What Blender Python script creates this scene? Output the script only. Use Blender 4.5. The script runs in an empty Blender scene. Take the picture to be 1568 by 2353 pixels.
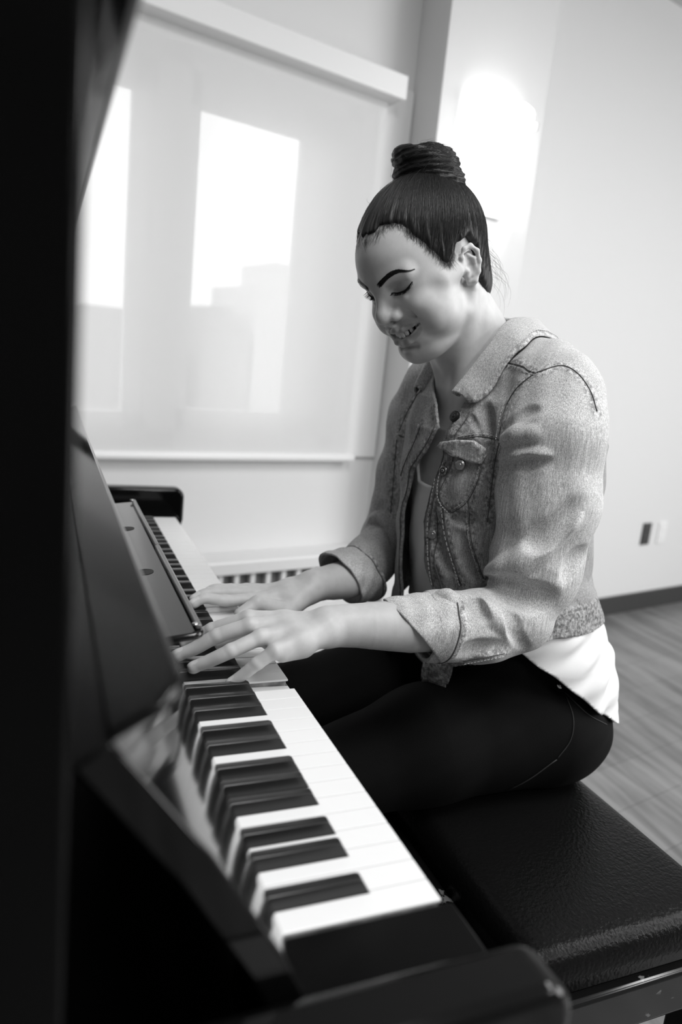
import bpy, bmesh, math, random
import numpy as np
from mathutils import Vector, Matrix
rnd = random.Random(7)
S = bpy.context.scene
COL = S.collection
K = 0.73                                  # height of the key tops above the floor
# ------------------------------------------------------------------ camera
CAM = np.array([-0.3892, 0.2785, 0.3824])
RC = np.array([[-0.3699, -0.9236, 0.1001], [-0.2263, -0.0149, -0.9739], [0.9011, -0.3829, -0.2035]])
FPX = 1652.6
cd = bpy.data.cameras.new('camera'); cam = bpy.data.objects.new('camera', cd); COL.objects.link(cam)
_u, _s, _v = np.linalg.svd(RC); RO = _u @ _v
cam.matrix_world = Matrix(((RO[0][0], -RO[1][0], -RO[2][0], CAM[0]), (RO[0][1], -RO[1][1], -RO[2][1], CAM[1]),
                           (RO[0][2], -RO[1][2], -RO[2][2], CAM[2] + K), (0, 0, 0, 1)))
cd.sensor_fit = 'VERTICAL'; cd.sensor_height = 36; cd.lens = FPX / 2353 * 36
cd.clip_start = 0.02
cd.dof.use_dof = True; cd.dof.focus_distance = 0.92; cd.dof.aperture_fstop = 3.0
S.camera = cam
# ------------------------------------------------------------------ look, world, lights
S.view_settings.view_transform = 'Standard'; S.view_settings.look = 'None'
S.view_settings.gamma = 1; S.view_settings.use_curve_mapping = False
S.view_settings.exposure = 0.0
w = bpy.data.worlds.new('sky'); S.world = w; w.use_nodes = True
bgn = w.node_tree.nodes['Background']; bgn.inputs[0].default_value = (1, 1, 1, 1); bgn.inputs[1].default_value = 3.2
EA = math.radians(-78.0)
WE = np.array([-math.cos(EA), -math.sin(EA), 0.0]); WN = np.array([-WE[1], WE[0], 0.0])
W0 = np.array([2.285, -2.377, 0.0])
def wp(u, n, z): return W0 + WE * u + WN * n + np.array([0, 0, z])
def area(name, loc, target, sx, sy, power):
    l = bpy.data.lights.new(name, 'AREA'); l.shape = 'RECTANGLE'; l.size = sx; l.size_y = sy; l.energy = power
    o = bpy.data.objects.new(name, l); COL.objects.link(o); o.location = loc
    o.rotation_euler = (Vector(target) - Vector(loc)).to_track_quat('-Z', 'Y').to_euler()
    return o
LP = [(0.6, 2.2), (0.6, 4.0), (2.6, 2.2), (2.6, 4.0)]
for u, n in LP:
    p = wp(u, n, 2.60); area('ceiling_panel_light', p, (p[0], p[1], 0), 1.1, 0.55, 30)
area('daylight_from_side_window', wp(-1.5, 3.6, 1.6), tuple(wp(2.0, 2.4, 1.0)), 2.6, 1.8, 112)
# ------------------------------------------------------------------ helpers
def setp(o, label=None, cat=None, group=None, kind=None):
    if label: o['label'] = label
    if cat: o['category'] = cat
    if group: o['group'] = group
    if kind: o['kind'] = kind
    return o
def link(o, parent=None):
    COL.objects.link(o)
    if parent: o.parent = parent
    return o
def empty(name, loc=(0, 0, 0), **kw):
    o = bpy.data.objects.new(name, None); link(o); o.location = loc; o.empty_display_size = .05
    return setp(o, **kw)
def mesh_np(name, V, F, mats, parent=None, smooth=True, mi=None):
    me = bpy.data.meshes.new(name); me.from_pydata([tuple(v) for v in V], [], [tuple(int(i) for i in f) for f in F])
    for m in (mats if isinstance(mats, (list, tuple)) else [mats]): me.materials.append(m)
    if mi is not None: me.polygons.foreach_set('material_index', mi)
    me.polygons.foreach_set('use_smooth', [smooth] * len(me.polygons)); me.update()
    o = bpy.data.objects.new(name, me); link(o, parent)
    if parent: o.matrix_parent_inverse = Matrix.Translation(parent.location).inverted()
    return o
def bm_obj(name, bm, mats, parent=None, smooth=False, bevel=0, seg=2, angle=30):
    me = bpy.data.meshes.new(name)
    bmesh.ops.recalc_face_normals(bm, faces=bm.faces)
    bm.to_mesh(me); bm.free()
    for m in (mats if isinstance(mats, (list, tuple)) else [mats]): me.materials.append(m)
    o = bpy.data.objects.new(name, me); link(o, parent)
    if parent: o.matrix_parent_inverse = Matrix.Translation(parent.location).inverted()
    if bevel:
        b = o.modifiers.new('b', 'BEVEL'); b.width = bevel; b.segments = seg; b.limit_method = 'ANGLE'; b.angle_limit = math.radians(angle)
        b.harden_normals = False
    if smooth or bevel:
        me.polygons.foreach_set('use_smooth', [True] * len(me.polygons))
        if not smooth or bevel: me.set_sharp_from_angle(angle=math.radians(40))
    return o
def bbox(bm, x0, x1, y0, y1, z0, z1, f=None):
    vs = []
    for z in (z0, z1):
        for x, y in ((x0, y0), (x1, y0), (x1, y1), (x0, y1)):
            c = (x, y, z) if f is None else f(x, y, z)
            vs.append(bm.verts.new(tuple(c)))
    for q in ((0, 3, 2, 1), (4, 5, 6, 7), (0, 1, 5, 4), (1, 2, 6, 5), (2, 3, 7, 6), (3, 0, 4, 7)):
        bm.faces.new([vs[i] for i in q])
    return vs
def box(name, x0, x1, y0, y1, z0, z1, mat, parent=None, bevel=.002, seg=2, f=None):
    bm = bmesh.new(); bbox(bm, x0, x1, y0, y1, z0, z1, f)
    return bm_obj(name, bm, mat, parent, bevel=bevel, seg=seg)
def wbox(name, u0, u1, n0, n1, z0, z1, mat, parent=None, bevel=.002):
    return box(name, u0, u1, n0, n1, z0, z1, mat, parent, bevel, f=lambda u, n, z: wp(u, n, z))
def prism_x(name, prof, x0, x1, mat, parent=None, bevel=.002, seg=3, smooth=False):
    """profile of (Y, Z) points swept along X"""
    bm = bmesh.new()
    a = [bm.verts.new((x0, y, z + K)) for y, z in prof]; b = [bm.verts.new((x1, y, z + K)) for y, z in prof]
    n = len(prof)
    for i in range(n): bm.faces.new((a[i], a[(i + 1) % n], b[(i + 1) % n], b[i]))
    bm.faces.new(a[::-1]); bm.faces.new(b)
    return bm_obj(name, bm, mat, parent, bevel=bevel, seg=seg)
def tube(bm, pts, rad, n=8, caps=True):
    pts = [Vector(p) for p in pts]; rings = []
    rs = rad if hasattr(rad, '__len__') else [rad] * len(pts)
    up = None
    for i, p in enumerate(pts):
        t = (pts[min(i + 1, len(pts) - 1)] - pts[max(i - 1, 0)])
        if t.length < 1e-9: t = Vector((0, 0, 1))
        t.normalize()
        if up is None:
            up = Vector((0, 0, 1)) if abs(t.z) < .9 else Vector((1, 0, 0))
        up = (up - t * up.dot(t)).normalized(); s = t.cross(up)
        rings.append([bm.verts.new(p + (up * math.cos(a) + s * math.sin(a)) * rs[i]) for a in [2 * math.pi * k / n for k in range(n)]])
    for i in range(len(rings) - 1):
        for k in range(n): bm.faces.new((rings[i][k], rings[i][(k + 1) % n], rings[i + 1][(k + 1) % n], rings[i + 1][k]))
    if caps: bm.faces.new(rings[0][::-1]); bm.faces.new(rings[-1])
def disc(bm, c, axis, r, h, n=20, r2=None):
    """short cylinder standing on c along axis"""
    c = Vector(c); a = Vector(axis).normalized(); tube(bm, [c, c + a * h], [r, r2 if r2 is not None else r], n)
# ------------------------------------------------------------------ materials
def mat(name, col, rough=.5, metal=0, spec=.5, coat=0, sss=0, bump=None, colvar=None, trans=0, emit=None):
    m = bpy.data.materials.new(name); m.use_nodes = True; nt = m.node_tree; b = nt.nodes['Principled BSDF']
    c = (col, col, col, 1) if not hasattr(col, '__len__') else (*col, 1)
    b.inputs['Base Color'].default_value = c; b.inputs['Roughness'].default_value = rough; b.inputs['Metallic'].default_value = metal
    b.inputs['Specular IOR Level'].default_value = spec; b.inputs['Coat Weight'].default_value = coat; b.inputs['Coat Roughness'].default_value = .05
    if sss:
        b.inputs['Subsurface Weight'].default_value = sss; b.inputs['Subsurface Radius'].default_value = (1, 1, 1); b.inputs['Subsurface Scale'].default_value = .006
    b.inputs['Transmission Weight'].default_value = trans
    if emit: b.inputs['Emission Color'].default_value = (1, 1, 1, 1); b.inputs['Emission Strength'].default_value = emit
    tc = nt.nodes.new('ShaderNodeTexCoord')
    if colvar:
        sc, lo, hi, det = colvar
        n = nt.nodes.new('ShaderNodeTexNoise'); n.inputs['Scale'].default_value = sc; n.inputs['Detail'].default_value = det
        nt.links.new(tc.outputs['Object'], n.inputs['Vector'])
        r = nt.nodes.new('ShaderNodeValToRGB'); r.color_ramp.elements[0].position = .35; r.color_ramp.elements[1].position = .65
        r.color_ramp.elements[0].color = (lo, lo, lo, 1); r.color_ramp.elements[1].color = (hi, hi, hi, 1)
        nt.links.new(n.outputs['Fac'], r.inputs[0]); nt.links.new(r.outputs[0], b.inputs['Base Color'])
    if bump:
        sc, st, dist = bump
        n = nt.nodes.new('ShaderNodeTexNoise'); n.inputs['Scale'].default_value = sc; n.inputs['Detail'].default_value = 4
        nt.links.new(tc.outputs['Object'], n.inputs['Vector'])
        bp = nt.nodes.new('ShaderNodeBump'); bp.inputs['Strength'].default_value = st; bp.inputs['Distance'].default_value = dist
        nt.links.new(n.outputs['Fac'], bp.inputs['Height']); nt.links.new(bp.outputs[0], b.inputs['Normal'])
    return m
M_black = mat('black_lacquer', .003, .08, spec=.4)
M_black2 = mat('black_satin', .003, .35, spec=.2)
M_dull = mat('black_polish_dull', .003, .16, spec=.12)
M_arm = mat('black_lacquer_arm', .003, .12, spec=.25)
M_ivory = mat('key_top', .78, .25)
M_wood = mat('key_wood', .22, .6, colvar=(60, .12, .3, 4))
M_ebony = mat('ebony_key', .012, .28)
M_wall = mat('wall_paint', .74, .7, bump=(180, .08, .002))
M_wall2 = mat('unseen_wall_dimmed', .20, .7)  # unseen walls darkened to weaken their bounce and reflections in the black lacquer
M_pil = mat('pillar_paint', .72, .7, bump=(180, .08, .002))
M_trim = mat('white_trim', .82, .45)
M_ceil = mat('ceiling_paint', .6, .8)
M_base = mat('dark_baseboard', .04, .5)
M_metal = mat('brushed_metal', .55, .35, metal=1)
M_brass = mat('screw_metal', .6, .2, metal=1)
M_vinyl = mat('black_vinyl', .004, .27, spec=.14, bump=(220, .35, .003))
M_rad = mat('radiator_enamel', .75, .4)
M_radd = mat('radiator_grille', .22, .5)
M_plate = mat('white_plastic', .85, .35)
M_dplate = mat('dark_plastic', .05, .4)
def floor_mat():
    m = bpy.data.materials.new('wood_floor'); m.use_nodes = True; nt = m.node_tree; b = nt.nodes['Principled BSDF']
    tc = nt.nodes.new('ShaderNodeTexCoord'); mp = nt.nodes.new('ShaderNodeMapping'); mp.inputs['Rotation'].default_value = (0, 0, math.radians(78))
    nt.links.new(tc.outputs['Object'], mp.inputs['Vector'])
    br = nt.nodes.new('ShaderNodeTexBrick'); br.inputs['Scale'].default_value = 1; br.inputs['Brick Width'].default_value = 1.1; br.inputs['Row Height'].default_value = .16
    br.inputs['Mortar Size'].default_value = .0015; br.inputs['Color1'].default_value = (.21, .21, .21, 1); br.inputs['Color2'].default_value = (.175, .175, .175, 1); br.inputs['Mortar'].default_value = (.12, .12, .12, 1)
    nt.links.new(mp.outputs[0], br.inputs['Vector'])
    m2 = nt.nodes.new('ShaderNodeMapping'); m2.inputs['Rotation'].default_value = (0, 0, math.radians(78)); m2.inputs['Scale'].default_value = (1.6, 16, 1)
    nt.links.new(tc.outputs['Object'], m2.inputs['Vector'])
    n = nt.nodes.new('ShaderNodeTexNoise'); n.inputs['Scale'].default_value = 1.2; n.inputs['Detail'].default_value = 6; n.inputs['Distortion'].default_value = .6
    nt.links.new(m2.outputs[0], n.inputs['Vector'])
    r = nt.nodes.new('ShaderNodeValToRGB'); r.color_ramp.elements[0].position = .3; r.color_ramp.elements[1].position = .62
    r.color_ramp.elements[0].color = (.45, .45, .45, 1); r.color_ramp.elements[1].color = (1.1, 1.1, 1.1, 1)
    nt.links.new(n.outputs['Fac'], r.inputs[0])
    mx = nt.nodes.new('ShaderNodeMix'); mx.data_type = 'RGBA'; mx.blend_type = 'MULTIPLY'; mx.inputs[0].default_value = 1
    nt.links.new(br.outputs['Color'], mx.inputs[6]); nt.links.new(r.outputs[0], mx.inputs[7]); nt.links.new(mx.outputs[2], b.inputs['Base Color'])
    b.inputs['Roughness'].default_value = .35
    return m
M_floor = floor_mat()
def blind_mat():
    m = bpy.data.materials.new('blind_fabric'); m.use_nodes = True; nt = m.node_tree; nt.nodes.remove(nt.nodes['Principled BSDF'])
    out = nt.nodes['Material Output']
    d = nt.nodes.new('ShaderNodeBsdfDiffuse'); d.inputs[0].default_value = (.90, .90, .90, 1)
    t = nt.nodes.new('ShaderNodeBsdfTranslucent'); t.inputs[0].default_value = (.8, .8, .8, 1)
    tr = nt.nodes.new('ShaderNodeBsdfTransparent')
    a = nt.nodes.new('ShaderNodeMixShader'); a.inputs[0].default_value = .22
    nt.links.new(d.outputs[0], a.inputs[1]); nt.links.new(t.outputs[0], a.inputs[2])
    c = nt.nodes.new('ShaderNodeMixShader'); c.inputs[0].default_value = .13
    nt.links.new(a.outputs[0], c.inputs[1]); nt.links.new(tr.outputs[0], c.inputs[2]); nt.links.new(c.outputs[0], out.inputs[0])
    return m
M_blind = blind_mat()
def glass_mat():
    m = bpy.data.materials.new('window_glass'); m.use_nodes = True; nt = m.node_tree; nt.nodes.remove(nt.nodes['Principled BSDF'])
    out = nt.nodes['Material Output']; tr = nt.nodes.new('ShaderNodeBsdfTransparent'); g = nt.nodes.new('ShaderNodeBsdfGlossy'); g.inputs['Roughness'].default_value = .02
    fr = nt.nodes.new('ShaderNodeFresnel'); fr.inputs[0].default_value = 1.45; mx = nt.nodes.new('ShaderNodeMixShader')
    nt.links.new(fr.outputs[0], mx.inputs[0]); nt.links.new(tr.outputs[0], mx.inputs[1]); nt.links.new(g.outputs[0], mx.inputs[2]); nt.links.new(mx.outputs[0], out.inputs[0])
    return m
M_glass = glass_mat()
M_lamp = mat('lit_lamp_glass', .9, .4, emit=3.0)
# ------------------------------------------------------------------ room
def struct(o): o['kind'] = 'structure'; return o
UL, UR, ND, CH = 4.3, -1.9, 6.2, 2.674
struct(wbox('floor', UR - .2, UL + .2, -.2, ND + .2, -.15, 0, M_floor, bevel=0))
struct(wbox('ceiling', UR - .2, UL + .2, -.2, ND + .2, CH, CH + .15, M_ceil, bevel=0))
# far wall with the window opening
WU0, WU1, WZ0, WZ1 = 1.73, 3.60, .80, 1.93
def wall_far():
    bm = bmesh.new(); f = lambda u, n, z: wp(u, n, z)
    us = [UR, WU0, WU1, UL]; zs = [0, WZ0, WZ1, CH]
    for i in range(3):
        for j in range(3):
            if i == 1 and j == 1: continue
            bbox(bm, us[i], us[i + 1], -.18, 0, zs[j], zs[j + 1], f)
    bmesh.ops.remove_doubles(bm, verts=bm.verts, dist=1e-5)
    return bm_obj('wall_far', bm, M_wall)
struct(wall_far())
struct(wbox('wall_right', UR - .15, UR, -.18, ND, 0, CH, M_wall, bevel=0))
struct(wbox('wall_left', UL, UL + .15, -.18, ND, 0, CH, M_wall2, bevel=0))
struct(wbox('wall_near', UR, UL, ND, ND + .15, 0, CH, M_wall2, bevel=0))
struct(wbox('baseboard_far', UR, 1.122, 0, .014, 0, .095, M_base, bevel=.002))
struct(wbox('pillar', 1.123, 1.592, 0, .145, 0, CH, M_pil, bevel=.003))
# window
def window():
    root = empty('window_1', tuple(wp((WU0 + WU1) / 2, -.1, WZ0))); root['kind'] = 'structure'
    bm = bmesh.new(); f = lambda u, n, z: wp(u, n, z)
    bbox(bm, WU0, WU1, -.14, -.08, WZ0, WZ0 + .05, f); bbox(bm, WU0, WU1, -.14, -.08, WZ1 - .05, WZ1, f)
    for a, b in ((WU0, WU0 + .05), (WU1 - .05, WU1), (2.315, 2.415), (2.97, 3.06)): bbox(bm, a, b, -.14, -.08, WZ0, WZ1, f)
    for a, b in ((1.77, 2.315), (2.415, 2.97), (3.06, 3.55)):      # sash frames
        s = .07 if a < 2 else .05
        e = .16 if a < 2 else .06
        bbox(bm, a, a + e, -.13, -.09, WZ0 + .05, WZ1 - .05, f); bbox(bm, b - .035, b, -.13, -.09, WZ0 + .05, WZ1 - .05, f)
        bbox(bm, a, b, -.13, -.09, WZ0 + .05, WZ0 + .05 + s, f); bbox(bm, a, b, -.13, -.09, WZ1 - .14, WZ1 - .05, f)
    bm_obj('window_frame', bm, M_trim, root, bevel=.002)
    for a, b in ((1.80, 2.31), (2.42, 2.965), (3.07, 3.54)):
        bm = bmesh.new(); bbox(bm, a, b, -.113, -.108, WZ0 + .08, WZ1 - .08, f); bm_obj('pane', bm, M_glass, root)
window()
struct(wbox('trim_1', 1.596, WU0 - .005, 0, .016, .79, 1.99, M_trim, bevel=.003))
# roller blind
rb = empty('roller_blind', tuple(wp(2.6, .03, WZ1)), label='translucent white roller blind pulled down over the window', cat='blind')
wbox('cassette', 1.685, 3.85, .005, .095, 1.925, 1.995, M_trim, rb, .006)
def blind():
    V = []; F = []; nu, nz = 2, 2
    a, b = 1.712, 3.78; z0, z1 = .80, 1.95
    c = [wp(a, .035, z0), wp(b, .035, z0), wp(b, .035, z1), wp(a, .035, z1)]
    return mesh_np('blind_fabric', c, [(0, 1, 2, 3)], M_blind, rb, smooth=False)
blind()
bm = bmesh.new(); tube(bm, [wp(1.707, .037, .79), wp(3.785, .037, .79)], .013, 14); bm_obj('bottom_rail', bm, M_trim, rb, smooth=True)
# sconce
sc = empty('wall_sconce', tuple(wp(1.27, .11, 1.6)), label='lit white wall sconce on the pillar behind the woman', cat='lamp')
wbox('back_plate', 1.27, 1.46, .145, .165, 1.64, 1.94, M_metal, sc)
def sconce_shade():
    bm = bmesh.new(); N = 10; a, b, d = 1.215, 1.51, .10
    ring = []
    for i in range(N + 1):
        t = i / N; u = a + (b - a) * t; n = .160 + d * math.sin(math.pi * t) ** .5 if 0 < t < 1 else .160
        ring.append((u, n))
    lo = [bm.verts.new(tuple(wp(u, n, 1.62))) for u, n in ring]; hi = [bm.verts.new(tuple(wp(u, n, 1.975))) for u, n in ring]
    for i in range(N): bm.faces.new((lo[i], lo[i + 1], hi[i + 1], hi[i]))
    o = bm_obj('shade', bm, M_lamp, sc, smooth=True)
    s = o.modifiers.new('s', 'SOLIDIFY'); s.thickness = .004
sconce_shade()
for z in (1.67, 1.93):
    bm = bmesh.new(); bbox(bm, 1.245, 1.255, .225, .245, z - .012, z + .012, lambda u, n, z: wp(u, n, z)); bm_obj('clip', bm, M_metal, sc, bevel=.002)
pl = bpy.data.lights.new('sconce_bulb', 'POINT'); pl.energy = 1.0; pl.shadow_soft_size = .04
po = bpy.data.objects.new('sconce_bulb', pl); COL.objects.link(po); po.location = wp(1.36, .36, 1.80)
# radiator cover under the window
rd = empty('radiator', tuple(wp(2.4, .05, 0)), label='white baseboard radiator with upright grille slats under the window', cat='radiator')
wbox('cabinet', 1.60, 4.0, .001, .10, .02, .30, M_rad, rd, .004)
wbox('top_cover', 1.60, 4.02, .001, .115, .425, .47, M_rad, rd, .006)
wbox('grille_backing', 1.61, 4.0, .001, .075, .30, .425, M_radd, rd, 0)
bm = bmesh.new()
for i in range(42):
    u = 1.63 + i * .057; bbox(bm, u, u + .017, .08, .10, .295, .43, lambda u, n, z: wp(u, n, z))
bm_obj('grille_slats', bm, M_rad, rd, bevel=.001)
# plates on the right wall
def plate(name, u, z, m, label, cat):
    r = empty(name, tuple(wp(u, .005, z)), label=label, cat=cat)
    wbox('cover', u - .035, u + .035, 0, .007, z - .057, z + .057, m, r, .002)
    for dz in (-.022, .022):
        wbox('socket', u - .017, u + .017, .006, .009, z + dz - .014, z + dz + .014, m, r, .001)
plate('power_outlet', -.20, .411, M_dplate, 'dark duplex power outlet low on the right wall', 'outlet')
plate('wall_jack', -.34, .411, M_plate, 'white cover plate low on the wall beside the dark outlet', 'wall plate')
# outside, seen faintly through the blind
M_out = mat('distant_facade', .30, .9); M_out2 = mat('distant_facade_pale', .6, .9); M_grnd = mat('outdoor_ground', .30, .9)
struct(wbox('ground_outside', -30, 60, -90, -.5, -1.2, -1.0, M_grnd, bevel=0))
for i, (u0, u1, n, h, m, lb) in enumerate(((-9.0, -7.1, -22, 1.7, M_out, 'distant grey stepped building seen through the window blind'),
                                  (-11.6, -9.1, -22, 3.5, M_out2, 'pale taller building at the right of the window view'),
                                  (-6.0, -2.0, -22, 1.2, M_out, 'low distant building at the left of the window view'))):
    r = empty('building', tuple(wp((u0 + u1) / 2, n, -1)), label=lb, cat='building')
    wbox('walls', u0, u1, n - 4, n, -1, h, m, r, 0)
    wbox('rooftop_block', u0 + (u1 - u0) * .35, u0 + (u1 - u0) * .7, n - 3, n - .3, h, h + .9, m, r, 0)
# ------------------------------------------------------------------ piano
piano = empty('upright_piano', (0.61, .45, 0), label='glossy black upright piano with opened keyboard lid', cat='piano')
XL, XR = -.137, 1.359
for x0, x1 in ((XL, XL + .04), (XR - .04, XR)):
    box('side_panel', x0, x1, .268, .62, .0, K + .513, M_dull, piano, .003)
    R_ = .022; prof = [(.30, -.15), (.30, .057), (.02, .057)]
    prof = [(.30, -.15), (.30, .057)] + [(.012 + R_ * 0 - R_ * math.sin(a), .057 - R_ + R_ * math.cos(a)) for a in [math.pi / 2 * k / 8 for k in range(9)]] + [(-.010, -.02), (.0, -.06), (.05, -.15)]
    sy, sz = (.006, 0) if x0 < 0 else (-.026, -.010)
    prof = [(y + sy * (y < .2), z + sz * (z > -.1)) for y, z in prof]
    prism_x('arm', prof, x0, x1, M_arm, piano, .008, 4)
    box('front_leg', x0 + .002, x1 - .002, .0, .05, .06, K - .15, M_black, piano, .004)
    box('foot', x0 - .005, x1 + .005, -.02, .62, .0, .06, M_black, piano, .006)
for x0, x1 in ((XL + .041, -.002), (1.2235, XR - .041)):
    prism_x('key_block', [(-.008, -.03), (-.008, -.001), (.127, -.001), (.15, .04), (.16, -.03)], x0, x1, M_dull, piano, .002)
box('key_slip', XL + .041, XR - .041, -.0095, -.0012, K - .05, K - .0205, M_black, piano, .002)
box('key_bed', XL + .041, XR - .041, -.012, .30, K - .12, K - .052, M_black2, piano, .003)
box('lower_panel', XL + .041, XR - .041, .30, .32, .06, K - .12, M_black, piano, .003)
box('back_panel', XL + .041, XR - .041, .59, .615, .06, K + .513, M_black2, piano, 0)
box('upper_panel', XL + .041, XR - .041, .283, .303, K + .03, K + .513, M_black, piano, .003)
box('lid', XL - .012, XR + .012, .2445, .635, K + .5135, K + .536, M_black, piano, .005, 3)
fb = [(.127, .000), (.136, .030), (.158, .076), (.200, .144), (.249, .210)]
back = [(y + .017, z - .010) for y, z in fb[::-1]]; back[-1] = (.145, .0005)
fallboard = prism_x('fallboard', fb + back, XL + .045, XR - .045, M_black, piano, .002)
def leaf():
    bm = bmesh.new(); d = Vector((0, .217 - .252, .232 - .213)); L = d.length; d.normalize(); n = Vector((0, d.z, -d.y)) * -1
    n = Vector((0, .60, .80)); n = (n - d * n.dot(d)).normalized()
    o = Vector((0, .252, K + .213)); a, b = XL + .048, XR - .048; r = .020; pts = [(a, 0), (b, 0)]
    pts += [(b - r + r * math.cos(t), L - r + r * math.sin(t)) for t in [math.pi / 2 * k / 6 for k in range(7)]]
    pts += [(a + r - r * math.sin(t), L - r + r * math.cos(t)) for t in [math.pi / 2 * k / 6 for k in range(7)]]
    lo = [bm.verts.new(Vector((x, 0, 0)) + o + d * s - n * .006) for x, s in pts]; hi = [bm.verts.new(Vector((x, 0, 0)) + o + d * s) for x, s in pts]
    m = len(pts)
    for i in range(m): bm.faces.new((lo[i], lo[(i + 1) % m], hi[(i + 1) % m], hi[i]))
    bm.faces.new(lo[::-1]); bm.faces.new(hi)
    return bm_obj('fallboard_leaf', bm, M_black, piano, bevel=.0025, seg=3)
leaf()
def desk():
    # narrow hinged music desk standing out from the fallboard, long edge towards the player
    top = Vector((0, .176, K + .098)); bot = Vector((0, .1255, K + .104)); d = bot - top; L = d.length; d.normalize()
    n = Vector((0, -d.z, d.y)).normalized()
    if n.z < 0: n = -n
    a, b = .286, .905; r = .012; f = lambda x, s, h: Vector((x, 0, 0)) + top + d * s + n * h
    pts = [(a, 0), (b, 0)] + [(b - r + r * math.cos(t), L - r + r * math.sin(t)) for t in [math.pi / 2 * k / 6 for k in range(7)]]
    pts += [(a + r - r * math.sin(t), L - r + r * math.cos(t)) for t in [math.pi / 2 * k / 6 for k in range(7)]]
    bm = bmesh.new(); lo = [bm.verts.new(f(x, s, -.008)) for x, s in pts]; hi = [bm.verts.new(f(x, s, 0)) for x, s in pts]; m = len(pts)
    for i in range(m): bm.faces.new((lo[i], lo[(i + 1) % m], hi[(i + 1) % m], hi[i]))
    bm.faces.new(lo[::-1]); bm.faces.new(hi)
    D = bm_obj('music_desk', bm, mat('desk_lacquer', .006, .12), piano, bevel=.0035, seg=4)
    for u0, u1 in ((a + .008, .598), (.600, b - .008)):
        bm = bmesh.new(); bbox(bm, u0, u1, L - .0085, L - .0015, 0, .0055, f); bm_obj('lip', bm, mat('lip_lacquer', .10, .25), D, bevel=.002, seg=3)
    for x in (a + .012, b - .012):
        bm = bmesh.new(); disc(bm, f(x, L - .008, .004), n, .0033, .002, 12); bm_obj('screw', bm, M_brass, D, smooth=True)
    for x in (.50, .72):
        bm = bmesh.new(); disc(bm, f(x, .016, -.0005), n, .012, .001, 24); bm_obj('hinge_cup', bm, mat('slot_dark', .001, .6), D)
desk()
# keys
KW = .0235; keys = []
def tail(name):   # black key centres in one octave from C, mm
    return None
octb = {}
for k in range(12):
    if k <= 4: a, b = 70.5 / 5 * k, 70.5 / 5 * (k + 1)
    else: a, b = 70.5 + 94 / 7 * (k - 5), 70.5 + 94 / 7 * (k - 4)
    octb[k] = (a / 1000, b / 1000)
white_semi = [0, 2, 4, 5, 7, 9, 11]; gap = .0004
wm = {}; bw = .0058
def white_mesh(semi, lcut, rcut, wi):
    key = (semi, lcut, rcut)
    if key in wm: return wm[key]
    bm = bmesh.new(); x0, x1 = gap, KW - gap; base = wi * KW
    tl = x0; tr = x1
    if lcut: s = semi - 1; c = (octb[s][0] + octb[s][1]) / 2 - base; tl = c + bw + .0004
    if rcut: s = semi + 1; c = (octb[s][0] + octb[s][1]) / 2 - base; tr = c - bw - .0004
    for z0, z1, ins, mi in ((-.0026, 0, 0, 0), (-.019, -.0026, .0004, 1)):
        poly = [(x0 + ins, 0 + ins * 6), (x1 - ins, 0 + ins * 6), (x1 - ins, .0495), (tr - ins, .0495), (tr - ins, .1265), (tl + ins, .1265), (tl + ins, .0495), (x0 + ins, .0495)]
        q = []
        for p_ in poly:
            if not q or (abs(p_[0] - q[-1][0]) + abs(p_[1] - q[-1][1])) > 1e-5: q.append(p_)
        lo = [bm.verts.new((x, y, z0)) for x, y in q]; hi = [bm.verts.new((x, y, z1)) for x, y in q]; n = len(q)
        fs = [bm.faces.new((lo[i], lo[(i + 1) % n], hi[(i + 1) % n], hi[i])) for i in range(n)] + [bm.faces.new(lo[::-1]), bm.faces.new(hi)]
        for fc in fs: fc.material_index = mi
    me = bpy.data.meshes.new('white_key'); bmesh.ops.recalc_face_normals(bm, faces=bm.faces); bm.to_mesh(me); bm.free()
    me.materials.append(M_ivory); me.materials.append(M_wood); wm[key] = me
    return me
def black_mesh():
    bm = bmesh.new(); L = .0788; w0, w1, h = bw, .0046, .0115
    sec = [(0, w0, -.004), (0.0, w0, .0008), (.0045, w1 + .0006, h - .0008), (.0075, w1, h), (L, w1, h), (L, w0, -.004)]
    P = [(.0, -.004), (.0005, .001), (.0055, h - .0012), (.0085, h), (L, h), (L, -.004)]
    def wid(z): return w0 + (w1 - w0) * max(0, z) / h
    a = [bm.verts.new((-wid(z), y, z)) for y, z in P]; b = [bm.verts.new((wid(z), y, z)) for y, z in P]; n = len(P)
    for i in range(n): bm.faces.new((a[i], a[(i + 1) % n], b[(i + 1) % n], b[i]))
    bm.faces.new(a[::-1]); bm.faces.new(b)
    bmesh.ops.bevel(bm, geom=[e for e in bm.edges if e.calc_length() > .002 and max(v.co.z for v in e.verts) > .005 and min(v.co.z for v in e.verts) > -.003 and (abs(e.verts[0].co.x - e.verts[1].co.x) < .002)], offset=.0011, segments=3, affect='EDGES', profile=.5)
    me = bpy.data.meshes.new('black_key'); bmesh.ops.recalc_face_normals(bm, faces=bm.faces); bm.to_mesh(me); bm.free()
    me.materials.append(M_ebony); me.polygons.foreach_set('use_smooth', [True] * len(me.polygons)); me.set_sharp_from_angle(angle=math.radians(35))
    return me
bme = black_mesh()
pressed_w = {15}; 
PI = Matrix.Translation(piano.location).inverted()
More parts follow.
